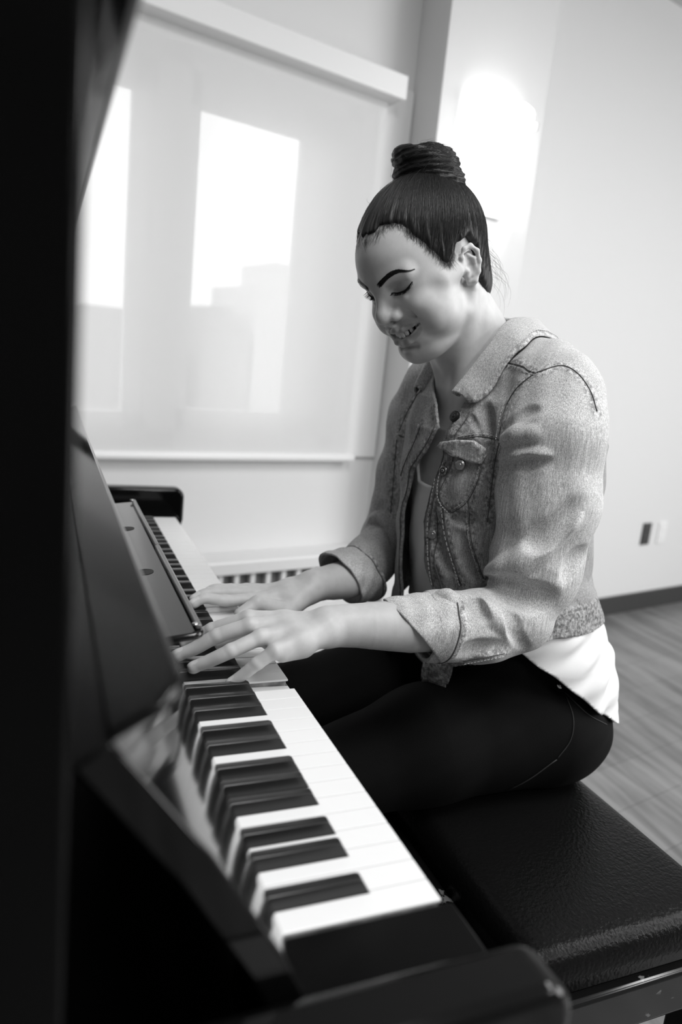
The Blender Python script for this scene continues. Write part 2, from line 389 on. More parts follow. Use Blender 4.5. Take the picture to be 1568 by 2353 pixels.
for i in range(52):
    o_, wi = divmod(i + 5, 7); semi = white_semi[wi]; X0 = i * KW
    lcut = wi in (1, 2, 4, 5, 6) and i > 0; rcut = wi in (0, 1, 3, 4, 5) and i < 51
    ob = bpy.data.objects.new('white_key', white_mesh(semi, lcut, rcut, wi)); link(ob, piano); ob.matrix_parent_inverse = PI
    bv = ob.modifiers.new('b', 'BEVEL'); bv.width = .0007; bv.segments = 2; bv.limit_method = 'ANGLE'; bv.angle_limit = math.radians(40)
    ob.location = (X0, 0, K)
    if i in pressed_w: ob.rotation_euler.x = math.atan2(.0075, .24); ob.location.z = K - .0078
    if rcut:
        oc = octb[semi + 1]; bx = X0 - wi * KW + (oc[0] + oc[1]) / 2
        kb = bpy.data.objects.new('black_key', bme); link(kb, piano); kb.matrix_parent_inverse = PI; kb.location = (bx, .050, K)
# ------------------------------------------------------------------ bench
bench = empty('piano_bench', (.5, -.385, 0), label='black vinyl padded piano bench with worn wooden frame', cat='bench')
def cushion():
    bm = bmesh.new(); x0, x1, y0, y1 = .126, .90, -.546, -.224; z0, z1 = K - .288, K - .238
    nx, ny = 24, 12; g = {}
    def H(u, v):
        e = min(u, 1 - u) * (x1 - x0); f = min(v, 1 - v) * (y1 - y0); r = .022
        k = 1
        for t in (e, f):
            if t < r: k *= math.sqrt(max(0, 1 - (1 - t / r) ** 2)) ** 1
        return z0 + .022 + (z1 - z0 - .022) * k + .004 * math.sin(math.pi * u) * math.sin(math.pi * v)
    us = [0, .004, .01, .018, .028] + [.028 + (.944) * i / nx for i in range(1, nx)] + [.972, .982, .99, .996, 1]
    vs = [0, .01, .025, .045, .07] + [.07 + .86 * i / ny for i in range(1, ny)] + [.93, .955, .975, .99, 1]
    G = [[bm.verts.new((x0 + (x1 - x0) * u, y0 + (y1 - y0) * v, H(u, v))) for v in vs] for u in us]
    for i in range(len(us) - 1):
        for j in range(len(vs) - 1): bm.faces.new((G[i][j], G[i + 1][j], G[i + 1][j + 1], G[i][j + 1]))
    # skirt
    per = [G[i][0] for i in range(len(us))] + [G[-1][j] for j in range(1, len(vs))] + [G[i][-1] for i in range(len(us) - 2, -1, -1)] + [G[0][j] for j in range(len(vs) - 2, 0, -1)]
    lo = [bm.verts.new((v.co.x, v.co.y, z0)) for v in per]; n = len(per)
    for i in range(n): bm.faces.new((per[i], lo[i], lo[(i + 1) % n], per[(i + 1) % n]))
    bm.faces.new(lo)
    return bm_obj('cushion', bm, M_vinyl, bench, smooth=True)
cushion()
def chipped():
    m = bpy.data.materials.new('chipped_black_paint'); m.use_nodes = True; nt = m.node_tree; b = nt.nodes['Principled BSDF']; b.inputs['Roughness'].default_value = .18
    tc = nt.nodes.new('ShaderNodeTexCoord'); n = nt.nodes.new('ShaderNodeTexNoise'); n.inputs['Scale'].default_value = 26; n.inputs['Detail'].default_value = 6
    mp = nt.nodes.new('ShaderNodeMapping'); mp.inputs['Scale'].default_value = (1, 1, 2.4); nt.links.new(tc.outputs['Object'], mp.inputs[0]); nt.links.new(mp.outputs[0], n.inputs['Vector'])
    g = nt.nodes.new('ShaderNodeNewGeometry'); r = nt.nodes.new('ShaderNodeValToRGB'); r.color_ramp.elements[0].position = .655; r.color_ramp.elements[1].position = .68
    r.color_ramp.elements[0].color = (.004, .004, .004, 1); r.color_ramp.elements[1].color = (.12, .12, .12, 1)
    nt.links.new(n.outputs['Fac'], r.inputs[0]); nt.links.new(r.outputs[0], b.inputs['Base Color']); return m
M_chip = chipped()
bm = bmesh.new()
bbox(bm, .112, .914, -.560, -.210, K - .352, K - .290)
bm_obj('frame', bm, M_chip, bench, bevel=.006, seg=3)
for x in (.125, .855):
    for y in (-.55, -.265):
        bm = bmesh.new(); bbox(bm, x, x + .045, y, y + .045, 0, K - .352); bm_obj('leg', bm, M_black2, bench, bevel=.004)
QH = .0016      # sculpting grid for skin and cloth
# ------------------------------------------------------------------ sculpting toolkit (signed distances -> mesh), coordinates relative to the key tops
def PX(x, y, X):
    """the point of the plane at X that stands behind photo position x, y"""
    d = RO.T @ np.array([(x - 784) / FPX, (y - 1176.5) / FPX, 1.0]); t = (X - CAM[0]) / d[0]; return CAM + d * t
def A(*v): return np.array(v, float)
def smin(a, b, k):
    if not hasattr(k, '__len__') and k <= 0: return np.minimum(a, b)
    h = np.clip(.5 + .5 * (b - a) / k, 0, 1); return b + (a - b) * h - k * h * (1 - h)
class SD:
    def __init__(self, k=.01): self.pr = []; self.k = k
    def add(self, fn, c, R, k=None, mode='u'): self.pr.append((fn, np.array(c, float), R, self.k if k is None else k, mode)); return self
    def cap(self, a, b, ra, rb=None, k=None, mode='u'):
        a = np.array(a, float); b = np.array(b, float); rb = ra if rb is None else rb; v = b - a; L = max(v @ v, 1e-12)
        def fn(P):
            t = np.clip((P - a) @ v / L, 0, 1); q = P - a - t[:, None] * v
            return np.sqrt((q * q).sum(1)) - (ra + (rb - ra) * t)
        return self.add(fn, (a + b) / 2, math.sqrt(L) / 2 + max(ra, rb), k, mode)
    def chain(self, pts, rs, k=None, mode='u'):
        if not hasattr(rs, '__len__'): rs = [rs] * len(pts)
        for i in range(len(pts) - 1): self.cap(pts[i], pts[i + 1], rs[i], rs[i + 1], k, mode)
        return self
    def ell(self, c, r, R=None, k=None, mode='u'):
        c = np.array(c, float); r = np.array(r, float); R = np.eye(3) if R is None else R
        def fn(P):
            q = (P - c) @ R; k0 = np.sqrt(((q / r) ** 2).sum(1)); k1 = np.sqrt(((q / r ** 2) ** 2).sum(1)) + 1e-9
            return k0 * (k0 - 1) / k1
        return self.add(fn, c, max(r), k, mode)
    def __call__(self, P):
        lo = P.min(0); hi = P.max(0); cc = (lo + hi) / 2; rr = np.linalg.norm(hi - cc)
        d = np.full(len(P), .06)
        for fn, c, R, k, mode in self.pr:
            g = np.linalg.norm(cc - c) - R - rr
            if mode == 'u':
                if g > .06: continue
                d = smin(d, fn(P), k)
            elif mode == 's':
                if g > k + .004: continue
                d = -smin(-d, fn(P), k)
            elif mode == 'i':
                d = -smin(-d, -fn(P), k)
            elif mode == 'd':
                if g > 0: continue
                d = d + fn(P)
        return d
def isosurf(f, lo, hi, h, B=12, relax=1):
    lo = np.array(lo, float); hi = np.array(hi, float); nb = np.ceil((hi - lo) / (B * h)).astype(int)
    bs = B * h; blocks = []
    G = 4
    for I in np.ndindex(*(-(-nb // G))):            # coarse pass, G^3 blocks at a time
        I = np.array(I) * G; J = np.stack(np.meshgrid(*[np.arange(G)] * 3, indexing='ij'), -1).reshape(-1, 3) + I
        c = lo + (J + .5) * bs; d = f(c); J = J[np.abs(d) < bs * 1.25]
        blocks.extend(map(tuple, J))
    N = nb * B + B * 8; st = np.array([N[1] * N[2], N[2], 1], np.int64)
    g = np.stack(np.meshgrid(*[np.arange(B + 1)] * 3, indexing='ij'), -1).reshape(-1, 3)
    corners = [(a, b, c) for a in (0, 1) for b in (0, 1) for c in (0, 1)]
    edges = [(i, j) for i in range(8) for j in range(i + 1, 8) if bin(i ^ j).count('1') == 1]
    CV = np.array(corners, float)
    ids = []; vs = []; quads = []
    for b in blocks:
        o = np.array(b) * B; P = lo + (g + o) * h; D = f(P).reshape((B + 1,) * 3)
        if D.min() > 0 or D.max() < 0: continue
        D = np.where(D == 0, 1e-9, D)
        V8 = np.stack([D[a:a + B, c:c + B, e:e + B] for a, c, e in corners], -1)
        s = V8 < 0; act = s.any(-1) & ~s.all(-1)
        ix = np.argwhere(act); v = V8[act]; acc = np.zeros((len(v), 3)); n = np.zeros(len(v))
        for i, j in edges:
            m = (v[:, i] < 0) != (v[:, j] < 0); t = v[m, i] / (v[m, i] - v[m, j])
            acc[m] += CV[i] + (CV[j] - CV[i]) * t[:, None]; n[m] += 1
        vs.append(lo + (ix + o + acc / n[:, None]) * h); ids.append((ix + o) @ st)
        for ax in range(3):
            sl0 = [slice(0, B)] * 3; sl1 = list(sl0); sl1[ax] = slice(1, B + 1)
            a_, b_ = D[tuple(sl0)] < 0, D[tuple(sl1)] < 0; e = np.argwhere(a_ != b_)
            if not len(e): continue
            inside = a_[tuple(e.T)]; e = (e + o).astype(np.int64); u_, v_ = [x for x in range(3) if x != ax]
            if ax == 1: u_, v_ = v_, u_
            du = np.zeros(3, np.int64); du[u_] = 1; dv = np.zeros(3, np.int64); dv[v_] = 1
            q = np.stack([(e - du - dv) @ st, (e - dv) @ st, e @ st, (e - du) @ st], 1)
            q[~inside] = q[~inside][:, ::-1]; quads.append(q)
    ids = np.concatenate(ids); V = np.concatenate(vs); Q = np.concatenate(quads)
    order = np.argsort(ids); sid = ids[order]; pos = np.clip(np.searchsorted(sid, Q), 0, len(sid) - 1)
    ok = (sid[pos] == Q).all(1); F = order[pos[ok]]
    for _ in range(relax):                         # pull the vertices onto the surface
        for i in range(0, len(V), 1500):
            p = V[i:i + 1500]; e = h * .5; d = f(p); gr = np.stack([f(p + np.eye(3)[a] * e) - d for a in range(3)], 1) / e
            st_ = d[:, None] * gr / np.maximum((gr * gr).sum(1), .3)[:, None]; L = np.linalg.norm(st_, axis=1); st_ *= np.minimum(1, h * .8 / np.maximum(L, 1e-9))[:, None]
            V[i:i + 1500] = p - st_
    return V, F
def mesh_fast(name, V, F, mats, parent=None, attrs=None, lift=True):
    me = bpy.data.meshes.new(name); V = np.asarray(V, np.float64).copy()
    if lift: V[:, 2] += K
    F = np.asarray(F); n = F.shape[1]
    me.vertices.add(len(V)); me.vertices.foreach_set('co', V.astype(np.float32).ravel())
    me.loops.add(F.size); me.loops.foreach_set('vertex_index', F.astype(np.int32).ravel())
    me.polygons.add(len(F)); me.polygons.foreach_set('loop_start', np.arange(0, F.size, n, dtype=np.int32)); me.polygons.foreach_set('loop_total', np.full(len(F), n, np.int32))
    me.polygons.foreach_set('use_smooth', np.ones(len(F), bool))
    me.update(calc_edges=True); me.validate()
    for m in (mats if isinstance(mats, (list, tuple)) else [mats]): me.materials.append(m)
    for k, v in (attrs or {}).items():
        a = me.attributes.new(k, 'FLOAT', 'POINT'); a.data.foreach_set('value', np.asarray(v, np.float32))
    o = bpy.data.objects.new(name, me); link(o, parent)
    if parent: o.matrix_parent_inverse = Matrix.Translation(parent.location).inverted()
    return o
def hit(f, x, y, t0=.35, t1=1.9):
    d = RO.T @ np.array([(x - 784) / FPX, (y - 1176.5) / FPX, 1.0]); d /= np.linalg.norm(d); t = t0
    for _ in range(160):
        v = f((CAM + d * t)[None])[0]
        if v < 2e-4: break
        t += v * .7
        if t > t1: return None
    return CAM + d * t if v < 1.2e-3 else None
def grad(f, p):
    e = .0015; g = np.array([f((p + np.eye(3)[a] * e)[None])[0] - f((p - np.eye(3)[a] * e)[None])[0] for a in range(3)]); return g / (np.linalg.norm(g) + 1e-9)
def dens(px, step=14):
    out = []
    for a, b in zip(px[:-1], px[1:]):
        n = max(1, int(math.hypot(b[0] - a[0], b[1] - a[1]) / step))
        out += [(a[0] + (b[0] - a[0]) * i / n, a[1] + (b[1] - a[1]) * i / n) for i in range(n)]
    return out + [px[-1]]
def spline(pts, n=8):
    pts = [np.array(p, float) for p in pts]; P = [2 * pts[0] - pts[1]] + pts + [2 * pts[-1] - pts[-2]]; out = []
    for i in range(1, len(P) - 2):
        for t in np.arange(n) / n:
            a, b, c, d = P[i - 1:i + 3]; out.append(.5 * ((2 * b) + (c - a) * t + (2 * a - 5 * b + 4 * c - d) * t * t + (3 * b - a - 3 * c + d) * t ** 3))
    return out + [pts[-1]]
def on_surf(f, px, off=0., step=12):
    out = []
    for x, y in dens([tuple(p) for p in spline(px, 6)] if len(px) > 2 else px, step):
        p = hit(f, x, y)
        if p is not None and (not out or np.linalg.norm(p - out[-1]) < .045): out.append(p + (grad(f, p) * off if off else 0))
    return out
def attr_node(nt, name):
    n = nt.nodes.new('ShaderNodeAttribute'); n.attribute_name = name; return n.outputs['Fac']
# ------------------------------------------------------------------ person: head frame
HT = A(.544, -.214, .510); HS = .965e-3
HM = np.array([[0.955, -0.289, -0.068], [0.271, 0.754, 0.598], [-0.122, -0.59, 0.798]])
_u, _s, _v = np.linalg.svd(HM); HM = _u @ _v
def H(*v): return HT + HS * (HM @ A(*v))
def Hinv(P): return ((P - HT) @ HM) / HS
def hc(a, b): return H(*a), H(*b)
mm = HS
head = SD(.012)
head.ell(H(0, -8, 48), A(71, 92, 81) * mm, HM)
head.ell(H(0, 32, 48), A(60, 68, 60) * mm, HM, k=.02)
head.ell(H(0, 40, -4), A(58, 52, 56) * mm, HM, k=.02)
head.ell(H(0, 38, -44), A(48, 50, 40) * mm, HM, k=.018)
head.ell(H(0, 77, -73), A(21, 19, 20) * mm, HM, k=.014)
for s in (-1, 1):
    head.ell(H(s * 14, 46, -76), A(30, 36, 17) * mm, HM, k=.018)
    head.cap(H(s * 47, 14, -52), H(s * 22, 66, -74), 13 * mm, 14 * mm, k=.016)
    head.ell(H(s * 37, 68, -12), A(21, 19, 17) * mm, HM, k=.014)
    head.ell(H(s * 43, 34, -26), A(21, 34, 36) * mm, HM, k=.018)
    head.cap(H(s * 60, 35, 5), H(s * 66, 10, 5), 9 * mm, 8 * mm, k=.02)
    head.cap(H(s * 10, 90, 40), H(s * 42, 75, 41), 9 * mm, 8 * mm, k=.012)
for s in (-1, 1):
    head.ell(H(s * 30, 93, 24), A(18, 13, 11) * mm, HM, k=.009, mode='s')
for s in (-1, 1):
    head.ell(H(s * 30, 68, 27), A(17, 15.5, 14) * mm, HM, k=.003)
    head.cap(H(s * 15, 82, 16), H(s * 30, 84, 10), 2.5 * mm, 2.0 * mm, k=.006)
# nose
head.cap(H(0, 91, 30), H(0, 107, 2), 6.8 * mm, 8 * mm, k=.012)
head.ell(H(0, 107, -5), A(10, 11, 9) * mm, HM, k=.010)
for s in (-1, 1):
    head.ell(H(s * 13.5, 96, -9), A(7.2, 10, 7.6) * mm, HM, k=.006)
    head.cap(H(s * 9, 106, -19), H(s * 9, 99, -13.5), 3.4 * mm, 2.8 * mm, k=.003, mode='s')
    head.chain([H(s * 23, 93, -6), H(s * 32, 86, -15), H(s * 42, 76, -26)], 2.0 * mm, k=.006, mode='s')
    head.ell(H(s * 48, 50, -30), A(18, 24, 24) * mm, HM, k=.018)
    head.ell(H(s * 47, 68, -32), A(9, 9, 12) * mm, HM, k=.012)
head.cap(H(0, 103, -16), H(0, 98, -24), 3 * mm, 3 * mm, k=.006)
# mouth block, lips and smile opening
head.ell(H(0, 74, -40), A(34, 21, 20) * mm, HM, k=.012)
UL_ = [H(-38, 74, -29), H(-27, 87, -31), H(-13, 95.5, -31.5), H(-4, 98.5, -30.5), H(4, 98.5, -30.5), H(13, 95.5, -31.5), H(27, 87, -31), H(38, 74, -29)]
LL_ = [H(-38, 74, -30), H(-27, 84, -42), H(-13, 92.5, -50.5), H(0, 95, -53), H(13, 92.5, -50.5), H(27, 84, -42), H(38, 74, -30)]
head.chain(UL_, [1.2 * mm, 2.8 * mm, 3.4 * mm, 3.6 * mm, 3.6 * mm, 3.4 * mm, 2.8 * mm, 1.2 * mm], k=.003)
head.chain(LL_, [1.2 * mm, 3.2 * mm, 4.6 * mm, 5.0 * mm, 4.6 * mm, 3.2 * mm, 1.2 * mm], k=.003)
for yy in (104, 97, 90, 83):
    head.chain([H(-37, yy - 24, -29.7), H(-25, yy - 12, -35.6), H(-12, yy - 3.5, -39.5), H(0, yy, -41), H(12, yy - 3.5, -39.5), H(25, yy - 12, -35.6), H(37, yy - 24, -29.7)], [.8 * mm, 3.0 * mm, 4.8 * mm, 5.4 * mm, 4.8 * mm, 3.0 * mm, .8 * mm], k=.0012, mode='s')
head.cap(H(-14, 90, -62), H(14, 90, -62), 2.5 * mm, k=.008, mode='s')
# ears
for s in (-1, 1):
    def E_(x, y, z):
        y = -4 + (y + 4) * .92; z = 2 + (z - 2) * .93; return H(s * (x - 1 - .30 * min(0, y + 2)), y, z)
    for a, b in ((E_(70, -1, 14), E_(69, -17, 15)), (E_(70, 0, 6), E_(69, -19, 6)), (E_(70, 0, -3), E_(69, -17, -4)), (E_(69, -1, -12), E_(69, -12, -12))):
        head.cap(a, b, 5.2 * mm, 4.2 * mm, k=.004)
    head.chain([E_(72, 5, 6), E_(75, 3, 18), E_(76, -6, 27), E_(76, -17, 26), E_(76, -24, 14), E_(76, -22, 0), E_(75, -15, -13), E_(72, -7, -22), E_(69, 0, -20)], [2.2 * mm, 2.7 * mm, 2.9 * mm, 3.1 * mm, 3.0 * mm, 2.8 * mm, 3.2 * mm, 4.4 * mm, 3.6 * mm], k=.003)
    head.ell(E_(79, -6, 1), A(6.5, 6.5, 11) * mm, HM, k=.003, mode='s')
    head.cap(E_(78, -3, 20), E_(78, -16, 17), 2.0 * mm, 1.8 * mm, k=.003, mode='s')
    head.chain([E_(74.5, -9, 17), E_(75, -16, 7), E_(74.5, -14, -6), E_(72.5, -7, -14)], 2.0 * mm, k=.003)
    head.cap(E_(72, 3, -1), E_(73, 0, -4), 3.2 * mm, k=.003)
# neck and torso
NB = A(.553, -.338, .395)
body = SD(.012); body.pr = list(head.pr)
body.cap(H(0, -22, -20), NB, .047, .056, k=.02)
body.cap(H(0, 8, -60), A(.549, -.318, .372), .034, .042, k=.018)
for s in (-1, 1): body.cap(H(s * 52, -12, -34), A(.549 + s * .022, -.277, .365), .013, .009, k=.016)      # neck cords
CXT = .549
TZ = np.array([-.30, -.10, -.02, .04, .10, .17, .24, .30, .35, .39, .42, .46])
TCY = np.array([-.43, -.42, -.415, -.407, -.388, -.381, -.380, -.378, -.372, -.362, -.352, -.345])
TA = np.array([.18, .18, .175, .165, .156, .156, .160, .160, .152, .125, .085, .05])
TB = np.array([.17, .17, .165, .157, .145, .142, .143, .140, .118, .090, .07, .05])
def loft(off_a, off_b, zlo, zhi, cx=CXT, cy=0.):
    def fn(P):
        z = P[:, 2]; c = np.interp(z, TZ, TCY) + cy; a = np.interp(z, TZ, TA) + off_a; b = np.interp(z, TZ, TB) + off_b
        x = (P[:, 0] - cx) / a; y = (P[:, 1] - c) / b; r = (np.abs(x) ** 2.3 + np.abs(y) ** 2.3) ** (1 / 2.3)
        g = np.sqrt((x / a) ** 2 + (y / b) ** 2) / np.maximum(r, 1e-3) + 1e-6
        d = np.where(r > .15, (r - 1) / np.maximum(g, 1e-3), -.06)
        return np.maximum(np.maximum(d, zlo - z), z - zhi)
    return fn
_bl = loft(-.022, -.024, -.10, .40); body.add(lambda P: _bl(P) + .02 * sstep(.08, -.02, P[:, 2]), (CXT, -.40, .12), .36, k=.02)
body.ell(A(CXT, -.34, .345), A(.12, .068, .05), k=.03)
# arms: left (near the camera)
LS, LE = A(.405, -.345, .355), A(.358, -.305, .066)
LW = A(.384, -.050, .063)
def sub(pts, rs, k=.02, kk=0.0):
    pts = spline(pts, 3); q = SD(kk); q.chain(pts, list(np.interp(np.linspace(0, 1, len(pts)), np.linspace(0, 1, len(rs)), rs))); P_ = np.array(pts); body.add(q, (P_.min(0) + P_.max(0)) / 2, np.linalg.norm(P_.max(0) - P_.min(0)) / 2 + max(rs), k)
sub([A(.47, -.36, .37), LS, A(.378, -.338, .23), LE], [.045, .042, .034, .028], k=.012)
sub([LE, A(.360, -.24, .064), A(.369, -.155, .064), A(.380, -.085, .064), LW], [.028, .030, .0335, .0275, .0255], k=.010)
def hand(W, ax, mcp, fingers, thumb, rs=(.0088, .0092, .0088, .0078)):
    """ax: unit vector from little-finger side to thumb side; fingers: per finger [mcp, pip, dip, tip] index..little"""
    fingers = [[A(*p) for p in m] for m in fingers]; cen = fingers[1][0]
    palm = SD(.008)
    for f, m in enumerate(fingers):
        m[0] = m[0] - A(0, 0, .004); w_ = W + ax * (.012 - .008 * f) + A(0, .008, -.003); d = m[0] - w_
        palm.chain([w_, w_ + d * .5 - A(0, 0, .001), m[0]], [.0185, .0150, .0098 if f < 3 else .009])
        palm.chain([w_ + d * .45 - A(0, 0, .010), w_ + d * .85 - A(0, 0, .009)], [.012, .009])
    body.add(palm, (W + cen) / 2, .10, k=.010)
    for m, r in zip(fingers, rs):
        fs = SD(0.0); mc = spline(m, 4); fs.chain(mc, list(np.interp(np.linspace(0, 1, len(mc)), [0, .33, .66, 1], [r * 1.06, r * .98, r * .90, r * .78]))); a_, b_ = m[0] * .72 + m[1] * .28, m[0] * .2 + m[1] * .8
        fs.ell(m[1] + A(0, 0, r * .04), A(r * 1.0, r * 1.1, r * .97), k=.002)
        d = m[3] - m[2]; d /= np.linalg.norm(d); u = A(0, 0, 1) - d * d[2]; u /= np.linalg.norm(u); x = np.cross(d, u); Rn = np.stack([x, d, u], 1)
        fs.ell(m[3] - u * r * .15, A(r * .80, r * .95, r * .72), Rn, k=.002)
        NAILS.append((m[3] + u * r * .60 - d * r * .05, Rn, r)); fs.ell(m[3] + u * r * .36 - d * r * .10, A(r * .62, r * .98, r * .44), Rn, k=.0008)
        body.add(fs, (m[0] + m[3]) / 2, .075, k=.0045)
    th = SD(.004); th.chain(thumb, [.017, .0135, .0112, .009]); body.add(th, (A(*thumb[0]) + A(*thumb[-1])) / 2, .085, k=.010)
NAILS = []
lf = [[A(.418, .044, .069), A(.433, .084, .046), A(.446, .101, .030), A(.454, .112, .021)],
      [A(.397, .047, .0675), A(.405, .084, .049), A(.413, .109, .031), A(.419, .127, .0215)],
      [A(.374, .040, .0615), A(.371, .075, .044), A(.378, .098, .030), A(.385, .114, .0205)],
      [A(.354, .027, .0525), A(.356, .047, .033), A(.360, .061, .019), A(.364, .074, .0075)]]
hand(LW, A(.95, 0, -.1), None, lf, [A(.400, -.03, .050), A(.432, .01, .036), A(.455, .040, .022), A(.468, .066, .012)])
# right arm
RS_ = A(.700, -.340, .355); RE = A(.722, -.290, .075)
def pr(x, y, X): return PX(x, y, X)
RW = pr(722, 1346, .622)
sub([A(.63, -.36, .37), RS_, A(.725, -.325, .22), RE], [.045, .044, .038, .033], k=.012)
rc = pr(815, 1322, .655)
sub([RE, rc, RW + (rc - RW) * .25, RW], [.038, .0335, .027, .0255], k=.014)
rf = []
for dX, q in ((0, [(603, 1369), (518, 1380), (472, 1384), (446, 1386)]), (.021, [(604, 1356), (512, 1362), (470, 1372), (448, 1378)]),
              (.042, [(614, 1350), (530, 1354), (492, 1363), (472, 1371)]), (.062, [(630, 1348), (566, 1351), (536, 1360), (516, 1366)])):
    rf.append([pr(x, y, X + dX) for (x, y), X in zip(q, (.606, .600, .597, .595))])
for m in rf:
    m[3][2] = max(m[3][2], .008 if m is rf[3] else .021); m[2][2] = max(m[2][2], m[3][2] + .006)
hand(RW, A(-.95, .1, -.1), None, rf, [RW + A(-.016, .02, -.010), RW + A(-.040, .055, -.026), A(.580, -.015, .024), A(.572, .012, .011)])
person = empty('person', (.55, -.42, 0), label='smiling woman in denim jacket and black jeans playing the piano', cat='person')
def polyd(P, pts):
    d = np.full(len(P), 1e9)
    for a, b in zip(pts[:-1], pts[1:]):
        a = np.array(a, float); b = np.array(b, float); v = b - a; t = np.clip((P - a) @ v / (v @ v), 0, 1); q = P - a - t[:, None] * v; d = np.minimum(d, np.sqrt((q * q).sum(1)))
    return d
def sstep(a, b, x): t = np.clip((x - a) / (b - a), 0, 1); return t * t * (3 - 2 * t)
def skin_mat():
    m = bpy.data.materials.new('skin'); m.use_nodes = True; nt = m.node_tree; b = nt.nodes['Principled BSDF']
    tc = nt.nodes.new('ShaderNodeTexCoord'); n = nt.nodes.new('ShaderNodeTexNoise'); n.inputs['Scale'].default_value = 70; n.inputs['Detail'].default_value = 4
    nt.links.new(tc.outputs['Object'], n.inputs['Vector'])
    r = nt.nodes.new('ShaderNodeMapRange'); r.inputs[1].default_value = .3; r.inputs[2].default_value = .7; r.inputs[3].default_value = SKIN * .94; r.inputs[4].default_value = SKIN * 1.05
    nt.links.new(n.outputs['Fac'], r.inputs[0])
    mu = nt.nodes.new('ShaderNodeMath'); mu.operation = 'MULTIPLY'; nt.links.new(r.outputs[0], mu.inputs[0]); nt.links.new(attr_node(nt, 'tint'), mu.inputs[1])
    nt.links.new(mu.outputs[0], b.inputs['Base Color'])
    b.inputs['Roughness'].default_value = .48; b.inputs['Specular IOR Level'].default_value = .35
    b.inputs['Subsurface Weight'].default_value = .25; b.inputs['Subsurface Radius'].default_value = (1, 1, 1); b.inputs['Subsurface Scale'].default_value = .004
    n2 = nt.nodes.new('ShaderNodeTexNoise'); n2.inputs['Scale'].default_value = 900; n2.inputs['Detail'].default_value = 3; nt.links.new(tc.outputs['Object'], n2.inputs['Vector'])
    bp = nt.nodes.new('ShaderNodeBump'); bp.inputs['Strength'].default_value = .12; bp.inputs['Distance'].default_value = .0006; nt.links.new(n2.outputs['Fac'], bp.inputs['Height']); nt.links.new(bp.outputs[0], b.inputs['Normal'])
    return m
SKIN = .54
M_skin = skin_mat()
def make_body():
    V, F = isosurf(body, (.27, -.62, -.18), (.82, .17, .72), QH)
    h = Hinv(V); tint = np.ones(len(V))
    near = (np.abs(h[:, 0]) < 60) & (h[:, 1] > 55) & (h[:, 2] > -75) & (h[:, 2] < 50)
    hn = h[near]
    c = lambda L: [Hinv(p[None])[0] for p in L]
    ul = polyd(hn, c(UL_)); ll = polyd(hn, c(LL_))
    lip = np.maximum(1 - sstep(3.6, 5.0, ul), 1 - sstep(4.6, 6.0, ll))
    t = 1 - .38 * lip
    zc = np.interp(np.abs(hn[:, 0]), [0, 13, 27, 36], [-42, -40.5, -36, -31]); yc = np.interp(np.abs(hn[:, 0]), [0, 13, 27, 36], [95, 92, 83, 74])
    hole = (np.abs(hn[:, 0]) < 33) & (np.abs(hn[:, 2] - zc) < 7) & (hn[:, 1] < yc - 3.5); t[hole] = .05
    nos = np.minimum(np.linalg.norm(hn - [-9, 102, -15.5], axis=1), np.linalg.norm(hn - [9, 102, -15.5], axis=1)); t *= 1 - .75 * (1 - sstep(3.2, 6.0, nos))  # nostril shadow darkened into the skin tint
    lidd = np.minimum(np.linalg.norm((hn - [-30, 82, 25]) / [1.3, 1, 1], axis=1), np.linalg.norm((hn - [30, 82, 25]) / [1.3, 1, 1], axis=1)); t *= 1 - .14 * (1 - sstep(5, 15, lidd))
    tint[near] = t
    for cN, R, r in NAILS:
        q = (V - cN) @ R; k = (np.abs(q[:, 0]) < r * .62) & (np.abs(q[:, 1]) < r * .95) & (q[:, 2] > -r * .25) & (q[:, 2] < r * .6)
        tint[k] *= 1.22
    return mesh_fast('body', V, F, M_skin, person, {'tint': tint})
make_body()
# teeth
M_teeth = mat('teeth', .72, .25)
def teeth():
    bm = bmesh.new()
    for i in range(-5, 5):
        x = (i + .5) * 7.0 if abs(i + .5) < 1.2 else (i + .5) * 6.6; a = x / 52; y = 91.5 * math.cos(a) ** 1.6 + 2; w = 3.35 if abs(i + .5) < 1 else 3.0; hgt = 6.2 if abs(i + .5) < 1 else 5.6 - .35 * abs(i + .5)
        zc = np.interp(abs(x), [0, 13, 27, 36], [-39.8, -38.6, -34.8, -31]); th = -math.atan2(x * 1.25, 60)
        bm2 = bmesh.new(); bmesh.ops.create_icosphere(bm2, subdivisions=3, radius=1)
        for v in bm2.verts:
            p = v.co; q = Vector([math.copysign(abs(c) ** .55, c) for c in p]); u, vv, z = q.x * w, q.y * 2.4, q.z * hgt
            cc = H(x + u * math.cos(th) + vv * math.sin(th) * -1, y - 1.5 + u * math.sin(th) + vv * math.cos(th), zc + z); v.co = (cc[0], cc[1], cc[2] + K)
        m_ = bpy.data.meshes.new('t'); bm2.to_mesh(m_); bm2.free(); bm.from_mesh(m_); bpy.data.meshes.remove(m_)
    bm_obj('teeth', bm, M_teeth, person, smooth=True)['kind'] = 'stuff'
teeth()
